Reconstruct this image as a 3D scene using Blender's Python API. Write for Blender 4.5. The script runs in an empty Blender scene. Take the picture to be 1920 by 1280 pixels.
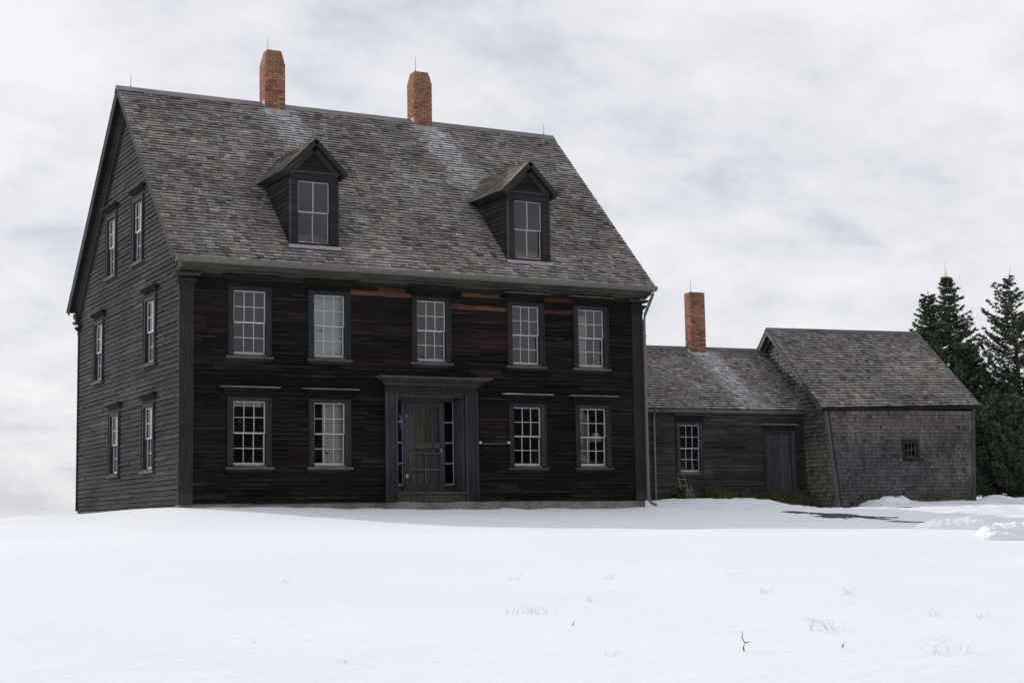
import bpy, math, random
from mathutils import Matrix, Vector, noise as mnoise
R = math.radians
sc = bpy.context.scene
col = sc.collection
rng = random.Random(7)
U = rng.uniform

# ------------------------------------------------------------------ helpers
def tag(o, label=None, cat=None, group=None, kind=None):
    if label: o['label'] = label
    if cat: o['category'] = cat
    if group: o['group'] = group
    if kind: o['kind'] = kind
    return o

def empty(name, loc=(0, 0, 0), rz=0.0, label=None, cat=None, group=None):
    o = bpy.data.objects.new(name, None)
    col.objects.link(o)
    o.location = loc
    o.rotation_euler = (0, 0, rz)
    o.empty_display_size = 0.3
    return tag(o, label, cat, group)

def jit(c, k):
    f = 1 + U(-k, k)
    return (c[0] * f, c[1] * f, c[2] * f)

def mixc(a, b, t):
    return tuple(a[i] * (1 - t) + b[i] * t for i in range(3))

class MB:
    """collects faces through a mapping M(u, d, z) -> local point; one colour per face"""
    def __init__(s, M=None):
        s.v = []; s.f = []; s.c = []
        s.M = M or (lambda u, d, z: (u, d, z))
    def face(s, pts, c=(.5, .5, .5)):
        n = len(s.v)
        s.v.extend(pts)
        s.f.append(tuple(range(n, n + len(pts))))
        s.c.append(c)
    def q(s, pts, c=(.5, .5, .5)):
        s.face([s.M(*p) for p in pts], c)
    def hexa(s, P, c=(.5, .5, .5), skip=()):
        # P: 8 points, bottom ring 0-3, top ring 4-7
        n = len(s.v)
        s.v.extend(P)
        F = [(3, 2, 1, 0), (4, 5, 6, 7), (0, 1, 5, 4), (1, 2, 6, 5), (2, 3, 7, 6), (3, 0, 4, 7)]
        for i, f in enumerate(F):
            if i in skip: continue
            s.f.append(tuple(n + k for k in f)); s.c.append(c)
    def box(s, u0, u1, d0, d1, z0, z1, c=(.5, .5, .5)):
        M = s.M
        s.hexa([M(u0, d0, z0), M(u1, d0, z0), M(u1, d1, z0), M(u0, d1, z0),
                M(u0, d0, z1), M(u1, d0, z1), M(u1, d1, z1), M(u0, d1, z1)], c)
    def tube(s, pts, rad, c=(.5, .5, .5), seg=6, cap=True):
        pts = [Vector(p) for p in pts]
        rads = rad if isinstance(rad, (list, tuple)) else [rad] * len(pts)
        base = len(s.v)
        for i, p in enumerate(pts):
            a = pts[max(i - 1, 0)]; b = pts[min(i + 1, len(pts) - 1)]
            t = (b - a).normalized()
            x = t.orthogonal().normalized() if abs(t.z) > .9 else t.cross(Vector((0, 0, 1))).normalized()
            y = t.cross(x)
            for k in range(seg):
                an = 2 * math.pi * k / seg
                s.v.append(tuple(p + (x * math.cos(an) + y * math.sin(an)) * rads[i]))
        for i in range(len(pts) - 1):
            for k in range(seg):
                a = base + i * seg + k; b = base + i * seg + (k + 1) % seg
                s.f.append((a, b, b + seg, a + seg)); s.c.append(c)
        if cap:
            s.f.append(tuple(base + k for k in reversed(range(seg)))); s.c.append(c)
            s.f.append(tuple(base + (len(pts) - 1) * seg + k for k in range(seg))); s.c.append(c)
    def build(s, name, mat, parent=None, smooth=False):
        me = bpy.data.meshes.new(name)
        me.from_pydata([tuple(p) for p in s.v], [], s.f)
        at = me.attributes.new('tone', 'FLOAT_COLOR', 'CORNER')
        buf = []
        for f, c in zip(s.f, s.c):
            buf.extend((c[0], c[1], c[2], 1.0) * len(f))
        at.data.foreach_set('color', buf)
        me.materials.append(mat)
        if smooth:
            me.polygons.foreach_set('use_smooth', [True] * len(me.polygons))
        o = bpy.data.objects.new(name, me)
        col.objects.link(o)
        if parent: o.parent = parent
        return o

# ------------------------------------------------------------------ materials
def new_mat(name):
    m = bpy.data.materials.new(name)
    m.use_nodes = True
    nt = m.node_tree
    b = nt.nodes['Principled BSDF']
    return m, nt, b

def nd(nt, typ, **kw):
    n = nt.nodes.new(typ)
    for k, v in kw.items(): setattr(n, k, v)
    return n

def tone_mat(name, grain=(3, 3, 60), lo=.6, hi=1.4, rough=.9, spec=.2, bump=.15, patch=0.0, patchscale=.7, detail=6):
    """base colour = the piece's own colour x fine wood grain x optional large weathering patches"""
    m, nt, b = new_mat(name)
    at = nd(nt, 'ShaderNodeAttribute', attribute_name='tone')
    tc = nd(nt, 'ShaderNodeTexCoord')
    mp = nd(nt, 'ShaderNodeMapping'); mp.inputs['Scale'].default_value = grain
    nt.links.new(tc.outputs['Object'], mp.inputs['Vector'])
    nz = nd(nt, 'ShaderNodeTexNoise'); nz.inputs['Scale'].default_value = 1.0
    nz.inputs['Detail'].default_value = detail; nz.inputs['Roughness'].default_value = .65
    nt.links.new(mp.outputs[0], nz.inputs['Vector'])
    mr = nd(nt, 'ShaderNodeMapRange')
    mr.inputs['From Min'].default_value = .3; mr.inputs['From Max'].default_value = .7
    mr.inputs['To Min'].default_value = lo; mr.inputs['To Max'].default_value = hi
    nt.links.new(nz.outputs['Fac'], mr.inputs['Value'])
    val = mr.outputs['Result']
    if patch:
        n2 = nd(nt, 'ShaderNodeTexNoise'); n2.inputs['Scale'].default_value = patchscale
        n2.inputs['Detail'].default_value = 4
        nt.links.new(tc.outputs['Object'], n2.inputs['Vector'])
        m2 = nd(nt, 'ShaderNodeMapRange')
        m2.inputs['From Min'].default_value = .3; m2.inputs['From Max'].default_value = .7
        m2.inputs['To Min'].default_value = 1 - patch; m2.inputs['To Max'].default_value = 1 + patch
        nt.links.new(n2.outputs['Fac'], m2.inputs['Value'])
        mm = nd(nt, 'ShaderNodeMath', operation='MULTIPLY')
        nt.links.new(val, mm.inputs[0]); nt.links.new(m2.outputs['Result'], mm.inputs[1])
        val = mm.outputs[0]
    mx = nd(nt, 'ShaderNodeVectorMath', operation='SCALE')
    nt.links.new(at.outputs['Color'], mx.inputs[0]); nt.links.new(val, mx.inputs['Scale'])
    nt.links.new(mx.outputs[0], b.inputs['Base Color'])
    b.inputs['Roughness'].default_value = rough
    b.inputs['Specular IOR Level'].default_value = spec
    if bump:
        bp = nd(nt, 'ShaderNodeBump'); bp.inputs['Strength'].default_value = bump; bp.inputs['Distance'].default_value = .01
        nt.links.new(nz.outputs['Fac'], bp.inputs['Height'])
        nt.links.new(bp.outputs[0], b.inputs['Normal'])
    return m

M_board = tone_mat('weathered_boards', (2, 2, 70), .35, 1.75, spec=.12, patch=.35, patchscale=.55, bump=.3)
M_vert = tone_mat('vertical_boards', (45, 45, 2.2), .45, 1.6, spec=.15, patch=.2, patchscale=.9, bump=.3)
M_shin = tone_mat('roof_shingles', (30, 5, 5), .62, 1.38, spec=.15, bump=.25, patch=.18, patchscale=.5)
M_wshin = tone_mat('wall_shingles', (38, 38, 4), .5, 1.5, spec=.12, bump=.3, patch=.3, patchscale=.6)
M_brick = tone_mat('old_brick', (14, 14, 14), .65, 1.35, spec=.2, bump=.4, patch=.2, patchscale=2.0)
M_stone = tone_mat('granite', (16, 16, 16), .6, 1.45, rough=.9, spec=.25, bump=.4, patch=.35, patchscale=1.6)
M_paint = tone_mat('old_white_paint', (25, 25, 25), .8, 1.15, rough=.6, spec=.3, bump=.1)
M_metal = tone_mat('dull_metal', (8, 8, 8), .8, 1.2, rough=.5, spec=.5, bump=.05)
M_cloth = tone_mat('cloth', (60, 60, 4), .75, 1.2, rough=.95, spec=.1, bump=0)
M_plain = tone_mat('interior_plaster', (3, 3, 3), .85, 1.15, rough=.95, spec=.1, bump=0)
M_leaf = tone_mat('foliage', (4, 4, 4), .65, 1.4, rough=.75, spec=.2, bump=0)
M_bark = tone_mat('bark', (20, 20, 5), .6, 1.4, rough=.95, spec=.1, bump=.4)
M_asph = tone_mat('wet_asphalt', (25, 25, 25), .6, 1.4, rough=.7, spec=.3, bump=.2)

def snow_mat():
    m, nt, b = new_mat('snow')
    tc = nd(nt, 'ShaderNodeTexCoord')
    n1 = nd(nt, 'ShaderNodeTexNoise'); n1.inputs['Scale'].default_value = .35; n1.inputs['Detail'].default_value = 5
    nt.links.new(tc.outputs['Object'], n1.inputs['Vector'])
    rp = nd(nt, 'ShaderNodeValToRGB')
    rp.color_ramp.elements[0].position = .3; rp.color_ramp.elements[0].color = (.775, .805, .865, 1)
    rp.color_ramp.elements[1].position = .7; rp.color_ramp.elements[1].color = (.82, .84, .885, 1)
    nt.links.new(n1.outputs['Fac'], rp.inputs[0]); nt.links.new(rp.outputs[0], b.inputs['Base Color'])
    b.inputs['Roughness'].default_value = .8; b.inputs['Specular IOR Level'].default_value = .15
    mp = nd(nt, 'ShaderNodeMapping'); mp.inputs['Scale'].default_value = (1.2, 3.5, 2); mp.inputs['Rotation'].default_value = (0, 0, .5)
    nt.links.new(tc.outputs['Object'], mp.inputs['Vector'])
    n2 = nd(nt, 'ShaderNodeTexNoise'); n2.inputs['Scale'].default_value = 1.2; n2.inputs['Detail'].default_value = 8; n2.inputs['Roughness'].default_value = .6
    nt.links.new(mp.outputs[0], n2.inputs['Vector'])
    bp = nd(nt, 'ShaderNodeBump'); bp.inputs['Strength'].default_value = .35; bp.inputs['Distance'].default_value = .06
    n3 = nd(nt, 'ShaderNodeTexNoise'); n3.inputs['Scale'].default_value = 14; n3.inputs['Detail'].default_value = 6; n3.inputs['Roughness'].default_value = .7
    nt.links.new(tc.outputs['Object'], n3.inputs['Vector'])
    sc3 = nd(nt, 'ShaderNodeMath', operation='MULTIPLY'); sc3.inputs[1].default_value = .3
    nt.links.new(n3.outputs['Fac'], sc3.inputs[0])
    ad = nd(nt, 'ShaderNodeMath', operation='ADD')
    nt.links.new(n2.outputs['Fac'], ad.inputs[0]); nt.links.new(sc3.outputs[0], ad.inputs[1])
    nt.links.new(ad.outputs[0], bp.inputs['Height']); nt.links.new(bp.outputs[0], b.inputs['Normal'])
    return m
M_snow = snow_mat()

def glass_mat():
    m, nt, b = new_mat('old_window_glass')
    nt.nodes.remove(b)
    out = [n for n in nt.nodes if n.type == 'OUTPUT_MATERIAL'][0]
    tr = nd(nt, 'ShaderNodeBsdfTransparent'); tr.inputs[0].default_value = (.82, .85, .84, 1)
    gl = nd(nt, 'ShaderNodeBsdfGlossy'); gl.inputs['Roughness'].default_value = .02
    gl.inputs[0].default_value = (1, 1, 1, 1)
    tc = nd(nt, 'ShaderNodeTexCoord')
    nz = nd(nt, 'ShaderNodeTexNoise'); nz.inputs['Scale'].default_value = 2.2; nz.inputs['Detail'].default_value = 0
    nt.links.new(tc.outputs['Object'], nz.inputs['Vector'])
    bp = nd(nt, 'ShaderNodeBump'); bp.inputs['Strength'].default_value = .05; bp.inputs['Distance'].default_value = .01
    nt.links.new(nz.outputs['Fac'], bp.inputs['Height']); nt.links.new(bp.outputs[0], gl.inputs['Normal'])
    fr = nd(nt, 'ShaderNodeFresnel'); fr.inputs['IOR'].default_value = 1.52
    mu = nd(nt, 'ShaderNodeMath', operation='MULTIPLY', use_clamp=True); mu.inputs[1].default_value = 1.5
    nt.links.new(fr.outputs[0], mu.inputs[0])
    mx = nd(nt, 'ShaderNodeMixShader')
    nt.links.new(mu.outputs[0], mx.inputs[0]); nt.links.new(tr.outputs[0], mx.inputs[1]); nt.links.new(gl.outputs[0], mx.inputs[2])
    nt.links.new(mx.outputs[0], out.inputs['Surface'])
    return m
M_glass = glass_mat()

# ------------------------------------------------------------------ colours
BLACKWOOD = (.0072, .0066, .0068)
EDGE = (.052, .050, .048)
CASING = (.029, .028, .030)
GABLE = (.0195, .0198, .0215)
WHITE = (.47, .47, .485)
SILL = (.085, .080, .074)
LEDGE = (.13, .13, .13)
ROOF = (.235, .217, .204)

# ------------------------------------------------------------------ generic builders
def subtract(iv, holes):
    out = [iv]
    for h0, h1 in holes:
        nx = []
        for a, b in out:
            if h1 <= a or h0 >= b: nx.append((a, b)); continue
            if h0 > a: nx.append((a, h0))
            if h1 < b: nx.append((h1, b))
        out = nx
    return [(a, b) for a, b in out if b - a > .01]

def clapboards(mb, z0, z1, expo, span, holes, tone, thick=.018, edge=None, lens=(1.6, 4.2), wob=.004, strip=0):
    """lapped horizontal boards; span(z) -> (u0, u1) of the wall at that height"""
    n = max(1, round((z1 - z0) / expo)); e = (z1 - z0) / n
    for i in range(n):
        zb = z0 + i * e; zt = zb + e; zc = (zb + zt) / 2
        sp = span(zb)
        if sp is None: continue
        spt = span(min(zt, z1)) or sp
        for a, b in subtract(sp, [(h[0], h[1]) for h in holes if h[2] < zc < h[3]]):
            u = a
            ph = U(0, lens[0])
            while u < b - 1e-4:
                w = min(b, u + (U(*lens) if u > a else lens[0] * .4 + ph * 1.3))
                if b - w < .25: w = b
                d0 = wob * U(-1, 1); d1 = wob * U(-1, 1)
                th = thick * U(.75, 1.3)
                tl, trr = u, w
                # keep the sloped ends of gable rows inside the rake
                if abs(u - sp[0]) < 1e-6: tl = max(u, spt[0])
                if abs(w - sp[1]) < 1e-6: trr = min(w, spt[1])
                c = tone((u + w) / 2, zc)
                ec = edge(c) if edge else c
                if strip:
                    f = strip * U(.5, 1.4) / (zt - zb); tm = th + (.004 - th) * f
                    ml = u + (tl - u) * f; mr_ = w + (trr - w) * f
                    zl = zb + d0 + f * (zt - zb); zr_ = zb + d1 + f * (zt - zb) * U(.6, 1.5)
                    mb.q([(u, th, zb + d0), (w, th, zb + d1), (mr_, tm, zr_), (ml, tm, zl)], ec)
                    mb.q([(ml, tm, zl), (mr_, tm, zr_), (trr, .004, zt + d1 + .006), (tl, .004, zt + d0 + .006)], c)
                else:
                    mb.q([(u, th, zb + d0), (w, th, zb + d1), (trr, .004, zt + d1 + .006), (tl, .004, zt + d0 + .006)], c)
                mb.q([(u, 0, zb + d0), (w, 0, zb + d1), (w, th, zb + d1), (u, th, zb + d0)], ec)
                u = w

def sheathing(mb, us, zs, holes, c, inside=lambda u, z: True, d=0.0):
    us = sorted(set(us + [h[0] for h in holes] + [h[1] for h in holes]))
    zs = sorted(set(zs + [h[2] for h in holes] + [h[3] for h in holes]))
    for i in range(len(us) - 1):
        for j in range(len(zs) - 1):
            uc = (us[i] + us[i + 1]) / 2; zc = (zs[j] + zs[j + 1]) / 2
            if any(h[0] < uc < h[1] and h[2] < zc < h[3] for h in holes): continue
            if not inside(uc, zc): continue
            mb.q([(us[i], d, zs[j]), (us[i + 1], d, zs[j]), (us[i + 1], d, zs[j + 1]), (us[i], d, zs[j + 1])], c)

def shingles(mb, s0, s1, expo, width, span, tone, thick=.014, holes=None):
    """mb.M(u, h, s): u along the eave, h off the slope, s up the slope"""
    n = max(1, round((s1 - s0) / expo)); e = (s1 - s0) / n
    for i in range(n):
        a = s0 + i * e
        sp = span(a + e * .5)
        if sp is None: continue
        segs = subtract(sp, holes(a + e * .5)) if holes else [sp]
        rowj = U(-.006, .006)
        for x0, x1 in segs:
            u = x0
            while u < x1 - .005:
                w = min(x1, u + width * U(.55, 1.5))
                if x1 - w < .03: w = x1
                th = thick * U(.7, 1.5)
                lo = a + rowj + U(-.008, .006)
                g = .003 if w < x1 else 0
                c = tone((u + w) / 2, a)
                mb.q([(u, th, lo), (w - g, th * U(.85, 1.15), lo + U(-.003, .003)), (w - g, .002, a + e * 1.12), (u, .002, a + e * 1.12)], c)
                mb.q([(u, -.004, lo), (w - g, -.004, lo), (w - g, th, lo), (u, th, lo)], jit(mixc(c, (.02, .019, .018), .75), .2))
                u = w

def roof_tone(base, seed, streaks=()):
    def f(u, s):
        n = mnoise.noise(Vector((u * .55 + seed, s * .9, seed * 3.1)))
        n2 = mnoise.noise(Vector((u * 1.7 + seed * 2, s * 2.2, 4.0)))
        k = 1 + .24 * n + .20 * n2 + rng.gauss(0, .16)
        r = rng.random()
        if r < .10: k *= .62
        elif r > .90: k *= 1.3
        hue = mnoise.noise(Vector((u * .8, s * 1.1, seed + 9)))
        c = [base[0] * k, base[1] * k, base[2] * k]
        if hue > .08: c = [c[0] * 1.02, c[1] * .98, c[2] * 1.01]
        elif hue < -.12: c = [c[0] * .97, c[1] * .99, c[2] * 1.0]
        else: c = [c[0] * 1.01, c[1] * 1.0, c[2] * .96]
        for (uc, hw, sa, sb, drift, amt) in streaks:
            if sa < s < sb:
                t = (sb - s) / (sb - sa)              # 0 at the top of the stain
                x = (u - uc - drift * t) / (hw * (1 + .5 * t))
                w = math.exp(-x ** 4) * (1 - t) ** .7 * amt * U(.4, 1.2)
                w = min(w, .9)
                c = [c[0] * (1 - w) + .60 * w, c[1] * (1 - w) + .60 * w, c[2] * (1 - w) + .62 * w]
        return tuple(max(.012, x) for x in c)
    return f

def sash(name, M, u0, u1, z0, z1, d0, d1, cols, rows, parent, c=WHITE, st=.027, mu=.0145, bottom=None):
    mb = MB(M)
    bt = bottom or st
    mb.box(u0, u0 + st, d0, d1, z0, z1, jit(c, .06)); mb.box(u1 - st, u1, d0, d1, z0, z1, jit(c, .06))
    mb.box(u0 + st, u1 - st, d0 + .001, d1 - .001, z0, z0 + bt, jit(c, .1)); mb.box(u0 + st, u1 - st, d0 + .001, d1 - .001, z1 - st, z1, jit(c, .1))
    iu0, iu1, iz0, iz1 = u0 + st, u1 - st, z0 + bt, z1 - st
    for i in range(1, cols):
        x = iu0 + (iu1 - iu0) * i / cols
        mb.box(x - mu / 2, x + mu / 2, d0 + .006, d1 - .004, iz0, iz1, jit(c, .12))
    for j in range(1, rows):
        z = iz0 + (iz1 - iz0) * j / rows
        for i in range(cols):
            xa = iu0 + (iu1 - iu0) * i / cols + (mu / 2 if i else 0); xb = iu0 + (iu1 - iu0) * (i + 1) / cols - (mu / 2 if i < cols - 1 else 0)
            mb.box(xa, xb, d0 + .008, d1 - .006, z - mu / 2, z + mu / 2, jit(c, .12))
    o = mb.build(name, M_paint, parent)
    return (iu0, iu1, iz0, iz1)

def window(parent, M, uc, zb, zt, w, cols=3, rows=2, cw=.135, hood=True, casing=CASING, wood=M_vert, hoodw=None, ledge=LEDGE, head=.085, sashc=WHITE):
    """double-hung window: window part (casing and jambs) > sill, hood, sash, pane"""
    h = w / 2
    f = MB(M)
    f.box(uc - h - cw, uc - h, 0, .048, zb - .02, zt + head, jit(casing, .15))
    f.box(uc + h, uc + h + cw, 0, .048, zb - .02, zt + head, jit(casing, .15))
    f.box(uc - h, uc + h, 0, .046, zt, zt + head, jit(casing, .15))
    f.box(uc - h - cw, uc - h - cw + .03, .048, .066, zb - .02, zt + head, jit(casing, .2))
    f.box(uc + h + cw - .03, uc + h + cw, .048, .066, zb - .02, zt + head, jit(casing, .2))
    jd = -.11
    for (a, b) in ((uc - h - .03, uc - h + .001), (uc + h - .001, uc + h + .03)):
        f.box(a, b, jd, -.001, zb - .02, zt, jit(casing, .2))
    f.box(uc - h, uc + h, jd, -.001, zt + .001, zt + .03, casing)
    wo = f.build('window', wood, parent)
    s = MB(M)
    sc_ = jit(SILL, .25)
    s.box(uc - h - cw - .04, uc + h + cw + .04, 0, .085, zb - .10, zb - .045, sc_)
    s.box(uc - h, uc + h, -.11, .05, zb - .045, zb - .002, jit(SILL, .2))
    s.box(uc - h - cw, uc + h + cw, 0, .03, zb - .16, zb - .1, jit(casing, .2))
    s.build('sill', M_board, wo)
    if hood:
        hw = hoodw or (h + cw)
        k = MB(M)
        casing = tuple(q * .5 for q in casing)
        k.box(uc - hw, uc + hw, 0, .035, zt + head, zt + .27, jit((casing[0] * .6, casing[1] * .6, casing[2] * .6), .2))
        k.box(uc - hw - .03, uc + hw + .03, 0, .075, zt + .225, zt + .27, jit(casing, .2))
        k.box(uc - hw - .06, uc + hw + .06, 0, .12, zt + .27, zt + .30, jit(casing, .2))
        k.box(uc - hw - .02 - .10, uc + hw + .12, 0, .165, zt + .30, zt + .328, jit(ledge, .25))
        k.build('hood', M_board, wo)
    zm = (zb + zt) / 2
    a = sash('sash', M, uc - h + .004, uc + h - .004, zm - .012, zt - .003, -.045, -.012, cols, rows, wo, c=sashc)
    b = sash('sash', M, uc - h + .004, uc + h - .004, zb, zm + .012, -.085, -.052, cols, rows, wo, c=sashc, bottom=.055)
    g = MB(M)
    for (x0, x1, za, zz), d in ((a, -.03), (b, -.07)):
        for i in range(cols):
            for j in range(rows):
                e = .0005
                xa = x0 + (x1 - x0) * i / cols; xb = x0 + (x1 - x0) * (i + 1) / cols
                ya = za + (zz - za) * j / rows; yb = za + (zz - za) * (j + 1) / rows
                t0, t1, t2, t3 = [d + U(-e, e) for _ in range(4)]
                g.q([(xa, t0, ya), (xb, t1, ya), (xb, t2, yb), (xa, t3, yb)])
    g.build('pane', M_glass, wo)
    return wo

def chimney(parent, M, u0, u1, n0, n1, zb, zt, corbel=0, ochre=.5, seed=1, flash=None):
    """brick by brick stack; corbel = courses stepped in at the top"""
    mb = MB(M)
    ch = .067
    rows = int((zt - zb) / ch)
    mort = (.15, .12, .09)
    for r in range(rows):
        z = zb + r * ch
        step = 0
        if corbel and r >= rows - corbel: step = .014 * (r - (rows - corbel) + 1)
        a0, a1, b0, b1 = u0 + step, u1 - step, n0 + step, n1 - step
        mb.box(a0 + .008, a1 - .008, b0 + .008, b1 - .008, z - .001, z + ch, mort)
        off = (r % 2) * .105
        def bc(t):
            k = U(.74, 1.16)
            c = (.325 * k, .142 * k * U(.88, 1.2), .098 * k * U(.85, 1.2))
            if rng.random() < .12: c = (.16, .075, .06)
            top = max(0, (z - zb) / (zt - zb) - .45) / .55
            n = mnoise.noise(Vector((t * 3 + seed, z * 2.2, seed * 5.3)))
            o = max(0, min(.8, top * ochre + n * .7 * ochre))
            return mixc(c, (.25, .165, .078), o)
        # front and back rows
        for side in (0, 1):
            x = a0 - off
            while x < a1:
                x0 = max(a0, x); x1 = min(a1, x + .2)
                if x1 - x0 > .02:
                    p = U(0, .006)
                    if side == 0: mb.box(x0 + .004, x1 - .004, b0 - p, b0 + .03, z + .005, z + ch - .006, bc(x))
                    else: mb.box(x0 + .004, x1 - .004, b1 - .03, b1 + p, z + .005, z + ch - .006, bc(x))
                x += .21
            y = b0 + .031 - off
            while y < b1 - .031:
                y0 = max(b0 + .031, y); y1 = min(b1 - .031, y + .2)
                if y1 - y0 > .02:
                    p = U(0, .006)
                    if side == 0: mb.box(a0 - p, a0 + .03, y0 + .004, y1 - .004, z + .005, z + ch - .006, bc(y + 7))
                    else: mb.box(a1 - .03, a1 + p, y0 + .004, y1 - .004, z + .005, z + ch - .006, bc(y + 9))
                y += .21
    cap_s = .014 * corbel
    mb.box(u0 + cap_s + .02, u1 - cap_s - .02, n0 + cap_s + .02, n1 - cap_s - .02, zb + rows * ch - .001, zb + rows * ch + .03, (.2, .17, .13))
    o = mb.build('chimney', M_brick, parent)
    if flash:
        flash(o)
    return o

# ------------------------------------------------------------------ terrain
def sm(a, b, x):
    t = max(0.0, min(1.0, (x - a) / (b - a)))
    return t * t * (3 - 2 * t)
def table(xs, zs, x):
    if x <= xs[0]: return zs[0]
    for i in range(len(xs) - 1):
        if x <= xs[i + 1]:
            t = (x - xs[i]) / (xs[i + 1] - xs[i]); t = t * t * (3 - 2 * t)
            return zs[i] + (zs[i + 1] - zs[i]) * t
    return zs[-1]
def table_lin(xs, zs, x):
    # Catmull-Rom through the points
    if x <= xs[0]: return zs[0]
    if x >= xs[-1]: return zs[-1]
    for i in range(len(xs) - 1):
        if x <= xs[i + 1]:
            h = xs[i + 1] - xs[i]; t = (x - xs[i]) / h
            m0 = (zs[i + 1] - zs[max(i - 1, 0)]) / (xs[i + 1] - xs[max(i - 1, 0)]) * h
            j = min(i + 2, len(xs) - 1)
            m1 = (zs[j] - zs[i]) / (xs[j] - xs[i]) * h
            return (2 * t ** 3 - 3 * t * t + 1) * zs[i] + (t ** 3 - 2 * t * t + t) * m0 + (-2 * t ** 3 + 3 * t * t) * zs[i + 1] + (t ** 3 - t * t) * m1
def gauss(x, y, cx, cy, rx, ry):
    return math.exp(-((x - cx) / rx) ** 2 - ((y - cy) / ry) ** 2)
def gz(x, y):
    base0 = table([-30, -7, -2.5, 0, 5.5, 12, 40], [-1.1, -.48, -.20, -.07, -.165, -.19, -.25], x)
    if y < 0:
        hill = table_lin([-60, -34.7, -25, -15, -9, -6, 0], [-3.3, -2.2, -1.56, -.80, -.66, -.54, -.16], y)
        z = hill + (base0 + .16) * sm(-7, 0, y)
        z -= .012 * max(0, min(x, 45) - 9) * sm(0, -3, y) * (1 - .75 * sm(-11, -24, y))
    else:
        z = base0 - .004 * y
    # trodden yard in front of the wing and the barn, with ploughed banks against the walls
    wy = sm(-5, -1, y) * sm(12.4, 14.5, x)
    z = z * (1 - wy) + (-.34 + .006 * (x - 15)) * wy
    right = table([12.4, 13.2, 15.2, 16.4, 19.0, 20.0, 21.2, 22.9, 23.2, 24.2, 27.3, 33, 60], [-.19, -.17, -.02, .04, .04, -.18, -.30, -.30, -.12, -.10, -.04, .0, .02], x)
    wr = sm(1.6, 4.4, y) * sm(12.2, 13.5, x)
    if x > 27.5: wr = sm(-2, 3.5, y)
    z = z * (1 - wr) + right * wr
    z += .12 * gauss(x, y, 23.5, 3.8, .45, .4) + .09 * gauss(x, y, 24.5, 3.7, .4, .35) + .10 * gauss(x, y, 27.8, 3.2, .5, .5)
    z += .06 * gauss(x, y, 17.2, 5.0, .6, .5) + .06 * gauss(x, y, 18.8, 5.0, .4, .5)
    if y > 11: z -= .035 * (y - 11) * (1 - sm(18, 26, x) * (1 - sm(16, 22, y)))
    if y > 90: z = max(z, -9)
    # gentle drift relief
    z += .03 * mnoise.noise(Vector((x * .22, y * .3, 1.3))) + .012 * mnoise.noise(Vector((x * .9 + 3, y * 1.5, 2.3)))
    if x > 12.5 and y > -8:
        w_ = sm(12.5, 15, x) * sm(-8, -4, y)
        z += (.06 * mnoise.noise(Vector((x * 1.3, y * 1.9, 7.7))) + .05 * abs(mnoise.noise(Vector((x * 3.1, y * 3.6, 2.7)))) + .02 * mnoise.noise(Vector((x * 8, y * 8, 5.1)))) * w_
    if -1.6 < y < .2 and -1 < x < 13:
        z += .05 * mnoise.noise(Vector((x * 1.1, 3.3, 1.1))) * sm(-1.6, -.4, y) + .02 * abs(mnoise.noise(Vector((x * 4, y * 3, 6.1))))
    return z

def axis(segs):
    out = []
    for a, b, st in segs:
        n = max(1, int(round((b - a) / st)))
        out += [a + (b - a) * i / n for i in range(n)]
    out.append(segs[-1][1])
    return out
gx = axis([(-700, -100, 60), (-100, -30, 7), (-30, -10, .8), (-10, 12, .32), (12, 36, .13), (36, 60, 1.2), (60, 150, 9), (150, 700, 60)])
gy = axis([(-500, -120, 40), (-120, -40, 6), (-40, -27, .6), (-27, -6, .3), (-6, 8, .13), (8, 30, .8), (30, 100, 7), (100, 900, 60)])
mb = MB()
nx = len(gx)
mb.v = [(x, y, gz(x, y)) for y in gy for x in gx]
for j in range(len(gy) - 1):
    for i in range(nx - 1):
        a = j * nx + i
        mb.f.append((a, a + 1, a + 1 + nx, a + nx)); mb.c.append((.8, .8, .85))
tag(mb.build('ground', M_snow, smooth=True), kind='structure')

# ------------------------------------------------------------------ MAIN HOUSE
L, D, ZR, ZE, OV, OG, OR_ = 12.231, 9.427, 10.607, 5.464, .44, .269, .205
SL = (ZR - ZE) / (D / 2 + OV)
CS = 1 / math.sqrt(1 + SL * SL); SN = SL * CS
SLEN = (D / 2 + OV) / CS
house = empty('house', (0, 0, 0), 0, 'large dark weathered two-and-a-half storey clapboard house with two dormers and two brick chimneys', 'house')
MF = lambda u, d, z: (u, -d, z)                       # front wall
MG = lambda u, d, z: (-d, D - u, z)                   # left gable, u runs from the back corner to the front corner
MR = lambda u, h, s: (u, -OV + s * CS - h * SN, ZE + s * SN + h * CS)          # front roof slope
MRB = lambda u, h, s: (u, D + OV - s * CS + h * SN, ZE + s * SN + h * CS)      # back roof slope

XS = [1.601, 3.550, 6.196, 8.808, 10.712]
ZUT, ZUB, ZLT, ZLB, ZGT, ZGB = 4.846, 3.382, 2.315, .866, 7.467, 5.985
WW = .776
fh = [(x - WW / 2, x + WW / 2, ZUB, ZUT) for x in XS] + [(XS[i] - WW / 2, XS[i] + WW / 2, ZLB, ZLT) for i in (0, 1, 3, 4)]
door_hole = (5.25, 7.066, .02, 2.56)
fh_all = fh + [door_hole]

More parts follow.
